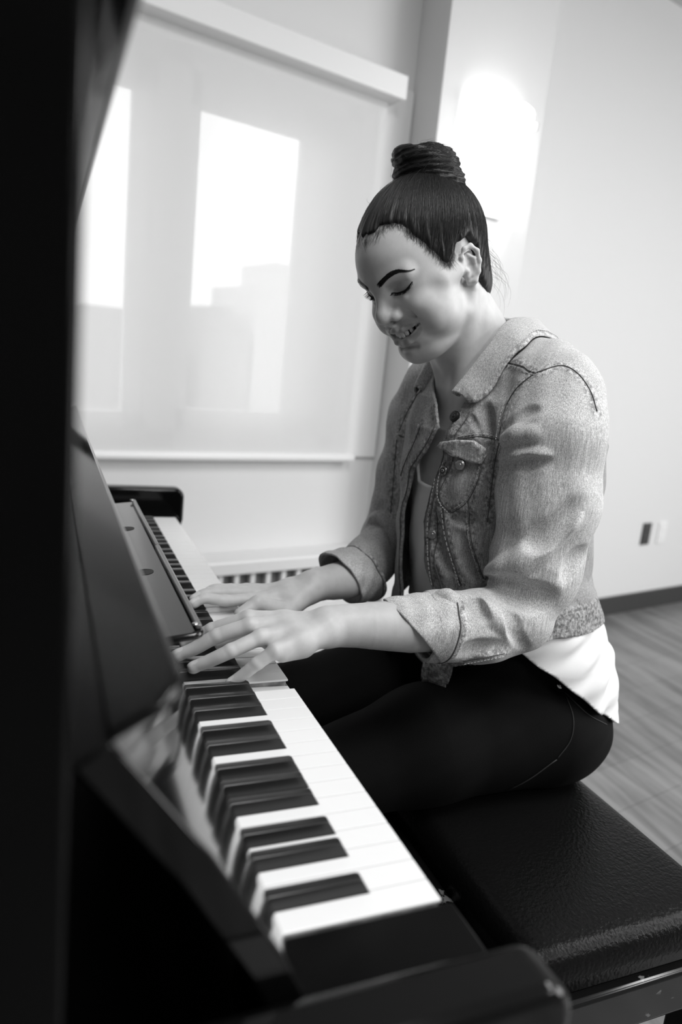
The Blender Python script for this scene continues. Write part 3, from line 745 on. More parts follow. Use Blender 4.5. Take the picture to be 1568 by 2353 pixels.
# brows and lashes: short dark hairs
M_hair = mat('dark_hair', .012, .42, spec=.35)
def curves_obj(name, strands, rad, mat_, parent, stuff=False):
    """thin tapering hairs as one mesh of three-sided tubes; points relative to the key tops"""
    Vs = []; Fs = []; base = 0
    for st in strands:
        p = np.array(st); n = len(p); t = np.gradient(p, axis=0); t /= np.linalg.norm(t, axis=1)[:, None] + 1e-12
        ref = A(.3, .5, .81); a = np.cross(t, ref); a /= np.linalg.norm(a, axis=1)[:, None] + 1e-12; b = np.cross(t, a)
        r = rad * (1 - .75 * (np.arange(n) / (n - 1)) ** 2)[:, None]
        ring = np.stack([p + r * (a * math.cos(q) + b * math.sin(q)) for q in (0, 2.094, 4.189)], 1); Vs.append(ring.reshape(-1, 3))
        i = np.arange(n - 1)[:, None] * 3 + base
        for k in range(3): k2 = (k + 1) % 3; Fs.append(np.concatenate([i + k, i + k2, i + 3 + k2, i + 3 + k], 1))
        base += 3 * n
    o = mesh_fast(name, np.concatenate(Vs), np.concatenate(Fs), mat_, parent)
    if stuff: o['kind'] = 'stuff'
    return o
def hsurf(x, z, y0=125):
    """head-frame y of the face surface in front of (x, z)"""
    t = y0
    for _ in range(60):
        v = body(H(x, t, z)[None])[0] / HS
        if v < .05: break
        t -= v * .8
    return t
def brow(s):
    rng = np.random.RandomState(3 + s); st = []
    sp = spline([A(a * s, 0, b) for a, b in [(9, 37.5), (19, 42), (31, 47), (41, 47.3), (49, 43.5), (54, 39)]], 8); n = len(sp)
    def at(t):
        i = min(max(t, 0), .999) * (n - 1); k = int(i); return sp[k] + (sp[min(k + 1, n - 1)] - sp[k]) * (i - k)
    for _ in range(620):
        t = rng.rand() ** .9 * .97; hw = np.interp(t, [0, .15, .45, 1], [3.3, 3.9, 3.2, .7]); wd = hw * (rng.rand() * 2 - 1); pts = []; dt = .13 + .04 * rng.rand()
        for k in range(4):
            u = k / 3; q = at(t + dt * u * (1 - .3 * t)); z = q[2] + wd * (1 - .5 * u) + (1.6 * (1 - t) * u if t < .3 else 0) * .6; pts.append(H(q[0], hsurf(q[0], z) + .25 + .3 * math.sin(u * 3), z))
        st.append(pts)
    return curves_obj('eyebrow', st, .0002, M_hair, person)
def lashes(s):
    rng = np.random.RandomState(9 + s); st = []
    sp = spline([A(s * 14, 0, 20.5), A(s * 22, 0, 17.6), A(s * 31, 0, 17.0), A(s * 39, 0, 19.5), A(s * 47, 0, 25.5)], 8)
    line = [H(p[0], hsurf(p[0], p[2]) + .2, p[2]) for p in sp]
    for _ in range(110):
        i = rng.rand() * (len(sp) - 1.001); p = sp[int(i)] + (sp[int(i) + 1] - sp[int(i)]) * (i % 1); t = i / (len(sp) - 1)
        y = hsurf(p[0], p[2]); L = 5.5 + 2.5 * t + rng.rand(); pts = []
        for k in range(5):
            u = k / 4; pts.append(H(p[0] + s * L * u * (-.15 + .75 * t), y + L * u * .75, p[2] - L * .55 * u + L * .30 * u * u))
        st.append(pts)
    o = curves_obj('eyelashes', st, .00020, M_hair, person)
    bm = bmesh.new(); tube(bm, [Vector(p) + Vector((0, 0, K)) for p in line], list(np.interp(np.linspace(0, 1, len(line)), [0, .3, .75, 1], [.0005, .0012, .0017, .0006])), 6); bm_obj('lash_line', bm, M_hair, o, smooth=True)
for s in (-1, 1): brow(s); lashes(s)

# ------------------------------------------------------------------ hair
HC, HR = A(0, -16, 44), A(80, 100, 91)
POLY = A(*[c for p in [(120, 90), (86, 90), (74, 97), (61, 101), (52, 94), (52, 78), (45, 56), (36, 38), (28, 21), (21, 19), (8, 25), (0, 35), (-22, 38), (-35, 17), (-37, -20), (-41, -50), (-46, -92), (-80, -96), (-150, -70), (-150, 170), (120, 170)] for c in p]).reshape(-1, 2)
def poly_sd(y, z):
    d = np.full(len(y), 1e9); ins = np.zeros(len(y), bool); n = len(POLY)
    for i in range(n):
        a = POLY[i]; b = POLY[(i + 1) % n]; v = b - a; q0 = y - a[0]; q1 = z - a[1]; t = np.clip((q0 * v[0] + q1 * v[1]) / (v @ v), 0, 1)
        d = np.minimum(d, np.hypot(q0 - t * v[0], q1 - t * v[1])); c = (a[1] > z) != (b[1] > z)
        xx = a[0] + (z - a[1]) / (v[1] if abs(v[1]) > 1e-9 else 1e-9) * v[0]; ins ^= c & (y < xx)
    return np.where(ins, -d, d)
hair = SD(.01)
hair.ell(H(*HC), HR * mm, HM)
hair.ell(H(0, -50, -28), A(56, 44, 58) * mm, HM, k=.02)
hair.ell(H(0, 30, 54), A(64, 62, 58) * mm, HM, k=.015)
BC = A(0, -68, 108); BA = A(0, -.42, .907); BX = A(1, 0, 0); BY = np.cross(BA, BX)
def groove(P):
    h = Hinv(P) - BC; u = h @ BX; v = h @ BY; a = np.arctan2(v, u); r = np.hypot(u, v)
    return .0007 * (np.sin(a * 41 + 2 * np.sin(r * .05)) + .7 * np.sin(a * 73 + 1.3)) * np.clip(r / 60, 0, 1)
hair.add(lambda P: head(P) - .0035, H(*HC), .2, k=.004)
def taper(P):
    h = Hinv(P); return head(P) - .0007 - 90 * mm * np.clip((-h[:, 1] - 5) / 25, 0, 1) - .0075 * np.clip(-poly_sd(h[:, 1], h[:, 2]) / 14, 0, 1) - .4 * np.clip(-poly_sd(h[:, 1], h[:, 2]) - 14, 0, 99) * mm
hair.add(taper, H(*HC), .2, k=.003, mode='i')
hair0 = SD(.01); hair0.pr = list(hair.pr); hair.add(groove, H(*HC), .14, mode='d')
def hair_cut(P):
    h = Hinv(P); return poly_sd(h[:, 1], h[:, 2]) * mm
hair.add(hair_cut, H(*HC), .2, k=.007, mode='i')
def hair_mat():
    m = bpy.data.materials.new('hair_strands'); m.use_nodes = True; nt = m.node_tree; b = nt.nodes['Principled BSDF']
    n = nt.nodes.new('ShaderNodeTexNoise'); n.inputs['Scale'].default_value = 1; n.inputs['Detail'].default_value = 3
    cx = nt.nodes.new('ShaderNodeCombineXYZ'); nt.links.new(attr_node(nt, 'hu'), cx.inputs[0]); nt.links.new(attr_node(nt, 'hv'), cx.inputs[1]); nt.links.new(cx.outputs[0], n.inputs['Vector'])
    r = nt.nodes.new('ShaderNodeValToRGB'); r.color_ramp.elements[0].position = .35; r.color_ramp.elements[1].position = .7
    r.color_ramp.elements[0].color = (.004, .004, .004, 1); r.color_ramp.elements[1].color = (.032, .032, .032, 1)
    nt.links.new(n.outputs['Fac'], r.inputs[0]); nt.links.new(r.outputs[0], b.inputs['Base Color']); b.inputs['Roughness'].default_value = .45; b.inputs['Specular IOR Level'].default_value = .3
    bp = nt.nodes.new('ShaderNodeBump'); bp.inputs['Strength'].default_value = .6; bp.inputs['Distance'].default_value = .001; nt.links.new(n.outputs['Fac'], bp.inputs['Height']); nt.links.new(bp.outputs[0], b.inputs['Normal'])
    return m
M_hairs = hair_mat()
def make_hair():
    V, F = isosurf(hair, HT - .19, HT + .19, .0022)
    h = Hinv(V) - BC; a = np.arctan2(h @ BY, h @ BX)
    hr = mesh_fast('hair', V, F, M_hairs, person, {'hu': a * 60, 'hv': np.hypot(h @ BX, h @ BY) * .018})
    rng = np.random.RandomState(5)
    qb = (BC - HC) / HR; qb /= np.linalg.norm(qb); st = []; lip = []
    while len(st) < 6000:
        y = rng.uniform(-118, 96); z = rng.uniform(-85, 132); sd = poly_sd(A(y), A(z))[0]
        edge = rng.rand() < .45
        if sd > (4.5 if edge else -1) or (edge and sd < -12) or (sd > -1 and y < 22): continue
        yy = (y - HC[1]) / HR[1]; zz = (z - HC[2]) / HR[2]; xx = 1 - yy * yy - zz * zz
        if xx < 0: continue
        q0 = A(math.sqrt(xx) * (-1 if rng.rand() < .75 else 1), yy, zz); ang = math.acos(np.clip(q0 @ qb, -1, 1))
        if ang < .3: continue
        axis = np.cross(q0, qb); axis /= np.linalg.norm(axis); off = 1.004 + rng.rand() ** 2 * .018; wv = rng.randn() * .012; ph = rng.rand() * 6; pts = []; T = min(1, rng.uniform(.5, 1.1)); n = 14
        for k in range(n):
            t = k / (n - 1) * T; q = (q0 * math.sin((1 - t) * ang) + qb * math.sin(t * ang)) / math.sin(ang)
            q = q + axis * (wv * math.sin(t * 5 + ph) + .02 * math.sin(t * math.pi) * rng.randn() * .2)
            s = off if not edge else off - .055 * (1 - min(1, t * 4)) * max(0, 1 + sd / 12)
            pts.append(H(*(q * HR * s + HC)))
        st.append(pts)
    SP = np.array(st); Q_ = SP.reshape(-1, 3); lv = np.repeat(rng.rand(len(st)) ** 2 * .0022, 14); tt = np.tile(np.arange(14), len(st)); lv = np.where(tt == 0, -.0012, np.where(tt == 1, lv * .4, lv)) + .0002
    for _k in range(2):
        d0 = hair0(Q_); gr = np.stack([hair0(Q_ + np.eye(3)[a] * .001) - d0 for a in range(3)], 1) / .001; gr /= np.linalg.norm(gr, axis=1)[:, None] + 1e-9; Q_ = Q_ - gr * np.clip(d0 - lv, -.02, .02)[:, None]
    hq = Hinv(Q_); om = np.where(poly_sd(hq[:, 1], hq[:, 2]) > -1.5)[0]
    for _k in range(3):
        qq = Q_[om]; d0 = head(qq); gr = np.stack([head(qq + np.eye(3)[a] * .001) - d0 for a in range(3)], 1) / .001; gr /= np.linalg.norm(gr, axis=1)[:, None] + 1e-9; Q_[om] = qq - gr * np.clip(d0 - .0004, -.02, .02)[:, None]
    st = list(Q_.reshape(SP.shape))
    curves_obj('hair_lengths', st, .00015, M_hair2, hr, True)
    # baby hairs along the hairline, curling over the skin
    bb = []
    keyp = [(84, 90), (74, 98), (61, 101), (52, 94), (52, 78), (45, 56), (36, 38), (28, 21), (22, 19), (8, 25)]
    for _ in range(900):
        i = rng.randint(len(keyp) - 1); t = rng.rand(); y = keyp[i][0] + (keyp[i + 1][0] - keyp[i][0]) * t; z = keyp[i][1] + (keyp[i + 1][1] - keyp[i][1]) * t
        s = -1 if rng.rand() < .8 else 1; xx = 95.0
        y += rng.randn() * 1.5; z += rng.randn() * 1.5
        for _k in range(40):
            v_ = head(H(s * xx, y, z)[None])[0] / HS
            if v_ < .3 or xx < 2: break
            xx -= v_ * .8
        x = s * max(xx, 0) if i > 0 or rng.rand() < .5 else rng.uniform(-28, 28)
        # walk from the hairline over the skin, down and forward then curling back
        p = H(x, y, z); L = rng.uniform(5, 15) * mm; pts = []; d = HM @ A(rng.randn() * .3, rng.uniform(-.1, .9), rng.uniform(-1.0, -.2)); curl = rng.uniform(-1.6, 1.2)
        p = p + HM @ A(0, -2, 3) * mm
        for k in range(6):
            g = grad(body, p); v = body(p[None])[0]; p = p - g * (v - .0007); g = g / np.linalg.norm(g); d = d - g * (d @ g); d /= np.linalg.norm(d) + 1e-9
            pts.append(p.copy()); p = p + d * L / 5; c, s_ = math.cos(curl / 5), math.sin(curl / 5); d = d * c + np.cross(g, d) * s_
        bb.append(pts)
    curves_obj('baby_hairs', bb, .00011, M_hair2, hr, True)
    # loose curls at the nape and flyaways
    fl = []
    for _ in range(60):
        x = rng.uniform(-45, 10); p = A(x, -88 + rng.randn() * 6, rng.uniform(-50, 20)); pts = []; a0 = rng.uniform(0, 6); R_ = rng.uniform(2, 7); L = rng.uniform(35, 75)
        for k in range(16):
            t = k / 15; pts.append(H(*(p + A(R_ * math.sin(a0 + t * 5) * t, -14 * math.sin(t * 2.6) + R_ * math.cos(a0 + t * 5) * t, -L * t))))
        fl.append(pts)
    for _ in range(40):
        y = rng.uniform(-90, 90); q = A(rng.uniform(-.5, .5), (y - HC[1]) / HR[1], 0); q[2] = math.sqrt(max(.02, 1 - q[0] ** 2 - q[1] ** 2)); p = q * HR + HC; d = q * rng.uniform(.4, 1) + A(0, rng.uniform(-.6, .8), 0); pts = []
        L = rng.uniform(8, 22)
        for k in range(8):
            t = k / 7; pts.append(H(*(p + d * L * t + A(0, -1, -.4) * L * t * t * .8)))
        fl.append(pts)
    curves_obj('flyaway_hairs', fl, .00016, M_hair2, hr, True)
    # bun
    bun = SD(.006); RB = np.stack([HM @ BX, HM @ BY, HM @ BA], 1)
    bun.ell(H(*(BC + BA * 12)), A(50, 45, 39) * mm, RB, k=.004)
    def bg(P):
        h = Hinv(P) - BC; u = h @ BX; v = h @ BY; w_ = h @ BA; a = np.arctan2(v, u); return .0007 * np.sin(w_ * .42 + 1.7 * np.sin(a * 1.5) + a * 2.0) + .0009 * np.sin(w_ * .9 + 2.6 * np.sin(a * 2 + 1))
    bun.chain([H(*(BC + BX * 41 * math.cos(t) + BY * 38 * math.sin(t) + BA * (-8 + 5 * math.sin(2 * t)))) for t in np.linspace(0, 2 * math.pi, 17)], 13 * mm, k=.004)
    bun.chain([H(*(BC + BX * 34 * math.cos(t) + BY * 31 * math.sin(t) + BA * (30 + 9 * math.sin(t * 1.5)))) for t in np.linspace(.3, 5.4, 13)], list(np.linspace(14, 8, 13) * mm), k=.004)
    bun.add(bg, H(*BC), .1, mode='d')
    V, F = isosurf(bun, H(*BC) - .09, H(*BC) + .09, .002); h = Hinv(V) - BC; a = np.arctan2(h @ BY, h @ BX)
    bo = mesh_fast('hair_bun', V, F, M_hairs, person, {'hu': (h @ BA) * .55 + 3 * np.sin(a * 1.5) + np.hypot(h @ BX, h @ BY) * .2, 'hv': a * .8})
    st = []
    for _ in range(900):
        a0 = rng.uniform(0, 6.28); span = rng.uniform(.8, 2.6); tilt = rng.randn() * .25; lv = rng.uniform(-.8, .98); pts = []; f_ = rng.rand() < .06
        for k in range(12):
            t = k / 11; a = a0 + span * t; l = np.clip(lv + tilt * (t - .5) * 2, -.97, .99); c_ = math.sqrt(1 - l * l); p = BC + BA * 12 + BX * 50 * c_ * math.cos(a) + BY * 45 * c_ * math.sin(a) + BA * 39 * l
            n_ = (p - BC - BA * 12); n_ /= np.linalg.norm(n_); q = H(*p)
            for _k in range(2): q = q - (HM @ n_) * bun(q[None])[0]
            q = q + (HM @ n_) * (.0004 + (.006 * t * t if f_ else 0)); pts.append(q)
        st.append(pts)
    for _ in range(60):      # frizz at the front of the bun
        a0 = rng.uniform(2.2, 4.2); p = BC + BX * 48 * math.cos(a0) + BY * 44 * math.sin(a0) + BA * rng.uniform(-15, 25); d = A(-.7, .5, rng.uniform(-.4, .5)) + rng.randn(3) * .5; L = rng.uniform(6, 15)
        st.append([H(*(p + d * L * t + A(0, 0, 1) * math.sin(t * 3 + a0) * 3)) for t in np.linspace(0, 1, 7)])
    curves_obj('wound_lengths', st, .00016, M_hair2, bo, True)
M_hair2 = mat('hair_fibre', .022, .38, spec=.45)
make_hair()

# ------------------------------------------------------------------ jacket
JO = SD(.02)
JT = SD(.02); JT.add(loft(0, 0, -.3, .47), (CXT, -.40, .1), .42)
JO.chain([A(.495, -.372, .388), A(.43, -.355, .378), A(.400, -.350, .358), A(.384, -.340, .316), A(.374, -.342, .229), A(.367, -.334, .140), A(.359, -.316, .082)], [.057, .058, .061, .066, .065, .058, .045], k=.018)
JO.cap(PX(1224, 1470, .357), A(.359, -.316, .085), .011, .044, k=.010)
JO.chain([A(.359, -.305, .071), A(.362, -.255, .062), A(.366, -.200, .062), A(.369, -.175, .063)], [.048, .046, .044, .043], k=.014)
JO.chain([A(.61, -.368, .385), A(.67, -.352, .378), A(.700, -.345, .355), A(.722, -.335, .30), A(.730, -.325, .20), A(.726, -.300, .10)], [.050, .056, .060, .062, .058, .052], k=.018)
rcd = rc - RE; rcl = np.linalg.norm(rcd); rcd = rcd / rcl
JO.chain([A(.726, -.295, .085), rc - rcd * .05, rc], [.048, .042, .0375], k=.014)
FOLDS = [([(1108, 1322), (1145, 1310), (1200, 1285), (1262, 1240), (1325, 1190)], .010, -.004, .014, 'u'),
         ([(1112, 1338), (1150, 1352), (1185, 1395), (1212, 1440), (1232, 1478)], .009, -.004, .010, 'u'),
         ([(1060, 1372), (1110, 1395), (1150, 1430), (1205, 1478)], .008, -.004, .010, 'u'),
         ([(1120, 1328), (1150, 1335), (1185, 1352), (1200, 1360)], .0045, .001, .006, 's'),
         ([(1165, 1420), (1185, 1455), (1208, 1490)], .005, .001, .010, 's'),
         ([(1135, 1358), (1165, 1400), (1190, 1440)], .004, .000, .009, 's'),
         ([(1160, 1345), (1210, 1370), (1262, 1372)], .008, .000, .02, 's'),
         ([(1150, 1062), (1200, 1048), (1262, 1046)], .005, -.0025, .010, 'u'), ([(1155, 1075), (1210, 1066), (1262, 1062)], .005, .002, .010, 's'),
         ([(1160, 985), (1200, 955), (1235, 942)], .004, .001, .010, 's'), ([(1150, 1015), (1185, 1000), (1230, 995)], .005, -.002, .012, 'u'),
         ([(1225, 1250), (1270, 1215), (1330, 1150)], .007, .003, .016, 's'),
         ([(1035, 1395), (1050, 1410), (1062, 1440)], .005, .001, .008, 's'), ([(1085, 1380), (1100, 1400), (1115, 1425)], .005, .001, .008, 's'), ([(1010, 1362), (1035, 1372), (1060, 1408)], .005, -.0015, .008, 'u'),
         ([(1060, 1500), (1110, 1490), (1160, 1490)], .006, .001, .014, 's'),
         ([(868, 1172), (885, 1160), (900, 1175)], .005, .001, .008, 's'), ([(838, 1212), (862, 1200), (890, 1225)], .005, .001, .008, 's'), ([(845, 1235), (870, 1228), (895, 1250)], .006, -.001, .008, 'u'),
         ([(850, 1192), (872, 1186), (895, 1205)], .006, -.001, .008, 'u'),
         ([(1030, 1180), (1062, 1196), (1090, 1195)], .004, .001, .010, 's'), ([(1060, 1230), (1075, 1290), (1100, 1330)], .005, .001, .012, 's'), ([(1000, 1190), (1010, 1250), (1030, 1310)], .006, .001, .014, 's'),
         ([(1085, 960), (1100, 985), (1110, 1005)], .004, .001, .008, 's'), ([(1110, 930), (1120, 965), (1130, 995)], .005, .001, .012, 's'),
         ([(1300, 1330), (1320, 1290), (1345, 1270)], .006, .001, .014, 's')]
JA = SD(.018); JA.pr = list(JO.pr)
def _joined(P): return smin(JT(P), JA(P), .0015 + .020 * sstep(.22, .34, P[:, 2]))
JO = SD(.02); JO.add(_joined, (CXT, -.35, .15), .7)
base = SD(.02); base.pr = list(JO.pr); FOLDS = [(a, r, 0 if m == 'u' else o, k, m) for a, r, o, k, m in FOLDS]
for px, r, off, k, mode in FOLDS:
    pts = on_surf(base, px, off, 25)
    if len(pts) > 1:
        n = len(pts); rr = [r * (.35 + .65 * math.sin(math.pi * min(1, (i + .6) / n))) for i in range(n)]
        pts = [p - grad(base, p) * (r * .42 if mode == 'u' else -r * .55) for p in pts]
        JO.chain(pts, rr, k=k, mode=mode)
def hemz(P): return np.interp(P[:, 1], [-.62, -.5, -.4, -.34, -.26, -.2], [.030, .030, .028, .008, -.040, -.072])
def near_x(z): return np.interp(z, [-.12, -.06, .067, .107, .165, .22, .265, .304, .335, .38], [.492, .490, .492, .509, .519, .508, .496, .494, .487, .478])
def far_x(z): return np.interp(z, [-.12, .02, .11, .176, .235, .266, .304, .337, .38], [.570, .577, .590, .588, .566, .534, .514, .545, .60])
def wavy(P):
    x, y, z = P[:, 0], P[:, 1], P[:, 2]; torso = (np.abs(x - CXT) < .155)
    return .0010 * np.sin(x * 47 + z * 60) * np.sin(z * 37 - y * 50) + .0007 * np.sin(x * 150 + y * 90 - z * 45) + np.where(torso, .0014 * np.sin(z * 70 + x * 35 + 2 * np.sin(y * 30)), 0)
JO.add(wavy, (.55, -.35, .15), .6, mode='d')
CD = (A(.371, -.150, .064) - A(.366, -.205, .062)); CD /= np.linalg.norm(CD)
JS = SD(.02); _JO = JO
def jshell(P):
    d = _JO(P); band = (P[:, 2] < hemz(P) + .043) & (P[:, 2] > hemz(P) - .03) & (JT(P) < JA(P) - .004) & (P[:, 1] < -.2)
    out = d - np.where(band, .0016, 0); return np.maximum(out, -(d + .0045))
def jacket(P):
    d = jshell(P); x, y, z = P[:, 0], P[:, 1], P[:, 2]
    sl = JA(P) < JT(P) + .004
    sl = sl & ((z < .30) | (np.abs(x - CXT) > .14)); arm = sl & (x < CXT); armr = sl & (x > CXT); torso = ~sl
    hz = hemz(P) - np.where((x > .432) & (x < .60) & (y > -.275) & (x < .50), .048, 0)
    d = np.where(torso, np.maximum(d, hz - z), d)
    front = y > -.34
    op = np.minimum(x - near_x(z), far_x(z) - x); d = np.where(front & torso, np.maximum(d, np.minimum(op, y + .34)), d)
    q = P - (NB + A(0, .01, -.03)); ax = (H(0, -24, -20) - NB); ax /= np.linalg.norm(ax); t = q @ ax; rr = np.linalg.norm(q - t[:, None] * ax, axis=1)
    neck = np.where(t > 0, rr - .057, 1.0); d = np.maximum(d, -neck)
    d = np.where(arm, np.maximum(d, (P - A(.369, -.176, .063)) @ CD), d)
    d = np.where(armr, np.maximum(d, np.where((P - rc) @ rcd > -.05, (P - rc + rcd * .012) @ rcd, -1.0)), d)
    return d
def denim_mat():
    m = bpy.data.materials.new('washed_denim'); m.use_nodes = True; nt = m.node_tree; b = nt.nodes['Principled BSDF']; L = nt.links.new
    tc = nt.nodes.new('ShaderNodeTexCoord')
    def noise(scale, det=3, sc=(1, 1, 1), rot=(0, 0, 0)):
        mp = nt.nodes.new('ShaderNodeMapping'); mp.inputs['Scale'].default_value = sc; mp.inputs['Rotation'].default_value = rot; L(tc.outputs['Object'], mp.inputs[0])
        n = nt.nodes.new('ShaderNodeTexNoise'); n.inputs['Scale'].default_value = scale; n.inputs['Detail'].default_value = det; L(mp.outputs[0], n.inputs['Vector']); return n.outputs['Fac']
    def mr(x, a, b_, c, d):
        r = nt.nodes.new('ShaderNodeMapRange'); r.inputs[1].default_value = a; r.inputs[2].default_value = b_; r.inputs[3].default_value = c; r.inputs[4].default_value = d; L(x, r.inputs[0]); return r.outputs[0]
    def ma(op, x, y):
        n = nt.nodes.new('ShaderNodeMath'); n.operation = op
        for i, v in enumerate((x, y)):
            if hasattr(v, 'links'): L(v, n.inputs[i])
            else: n.inputs[i].default_value = v
        return n.outputs[0]
    streak = noise(60, 5, (15, 15, .5), (0, .06, 0)); twill = noise(1300, 2, (1, 1, .4), (.5, .5, 0)); patch = noise(9, 3); cross = noise(60, 3, (1.2, 1.2, 16))
    c = ma('MULTIPLY', mr(streak, .3, .7, .64, 1.36), mr(twill, .3, .7, .66, 1.34)); c = ma('MULTIPLY', c, mr(patch, .3, .7, .86, 1.14)); c = ma('MULTIPLY', c, mr(cross, .3, .7, .93, 1.07))
    c = ma('MULTIPLY', c, attr_node(nt, 'wash_shade')); seam = attr_node(nt, 'seam'); mot = noise(190, 4); mot2 = mr(mot, .38, .62, .50, 1.32)
    f = ma('MULTIPLY', seam, 1.0); one = ma('SUBTRACT', 1.0, f); k = ma('ADD', one, ma('MULTIPLY', f, mot2)); c = ma('MULTIPLY', c, k); c = ma('MULTIPLY', c, DENIM)
    cr = nt.nodes.new('ShaderNodeCombineXYZ'); [L(c, cr.inputs[i]) for i in range(3)]; L(cr.outputs[0], b.inputs['Base Color'])
    b.inputs['Roughness'].default_value = .85; b.inputs['Specular IOR Level'].default_value = .15
    hgt = ma('ADD', ma('MULTIPLY', twill, .5), ma('ADD', ma('MULTIPLY', streak, .4), ma('MULTIPLY', ma('MULTIPLY', seam, mot), 3.0)))
    bp = nt.nodes.new('ShaderNodeBump'); bp.inputs['Strength'].default_value = .5; bp.inputs['Distance'].default_value = .0010; L(hgt, bp.inputs['Height']); L(bp.outputs[0], b.inputs['Normal'])
    return m
DENIM = .43
M_denim = denim_mat(); M_thread = mat('seam_thread', .42, .8); M_seamdark = mat('seam_dark_line', .085, .9)  # last material: dark thin line drawn along each seam
SEAMS = [[(1232, 856), (1190, 890), (1163, 935), (1152, 980), (1146, 1012)], [(1234, 856), (1290, 840), (1328, 858), (1358, 900), (1372, 945)],
         [(1168, 833), (1202, 842), (1214, 851), (1232, 857)], [(1146, 1010), (1100, 1003), (1052, 1010)], [(1148, 1018), (1138, 1060), (1130, 1120), (1120, 1200)],
         [(1024, 1062), (1012, 1110), (1014, 1150), (1038, 1178)], [(1108, 1072), (1096, 1112), (1072, 1155), (1040, 1178)], [(1018, 1152), (1028, 1230), (1048, 1300), (1062, 1345)], [(1078, 1152), (1082, 1230), (1098, 1290), (1112, 1330)],
         [(1030, 940), (1024, 985), (1022, 1010)], [(1006, 1100), (996, 1150), (988, 1210), (990, 1290), (998, 1345)],
         [(916, 1000), (950, 1015), (985, 1040)], [(912, 1010), (905, 1100), (898, 1180)], [(968, 975), (955, 1010), (925, 1080), (908, 1160), (900, 1250)], [(960, 905), (935, 950), (918, 990)],
         [(1300, 1392), (1340, 1372), (1372, 1352)], [(1262, 1462), (1300, 1452), (1350, 1430), (1384, 1405)], [(1312, 1384), (1322, 1415), (1330, 1442)], [(1304, 1388), (1314, 1418), (1321, 1445)],
         [(1065, 1520), (1110, 1512), (1160, 1502)]]
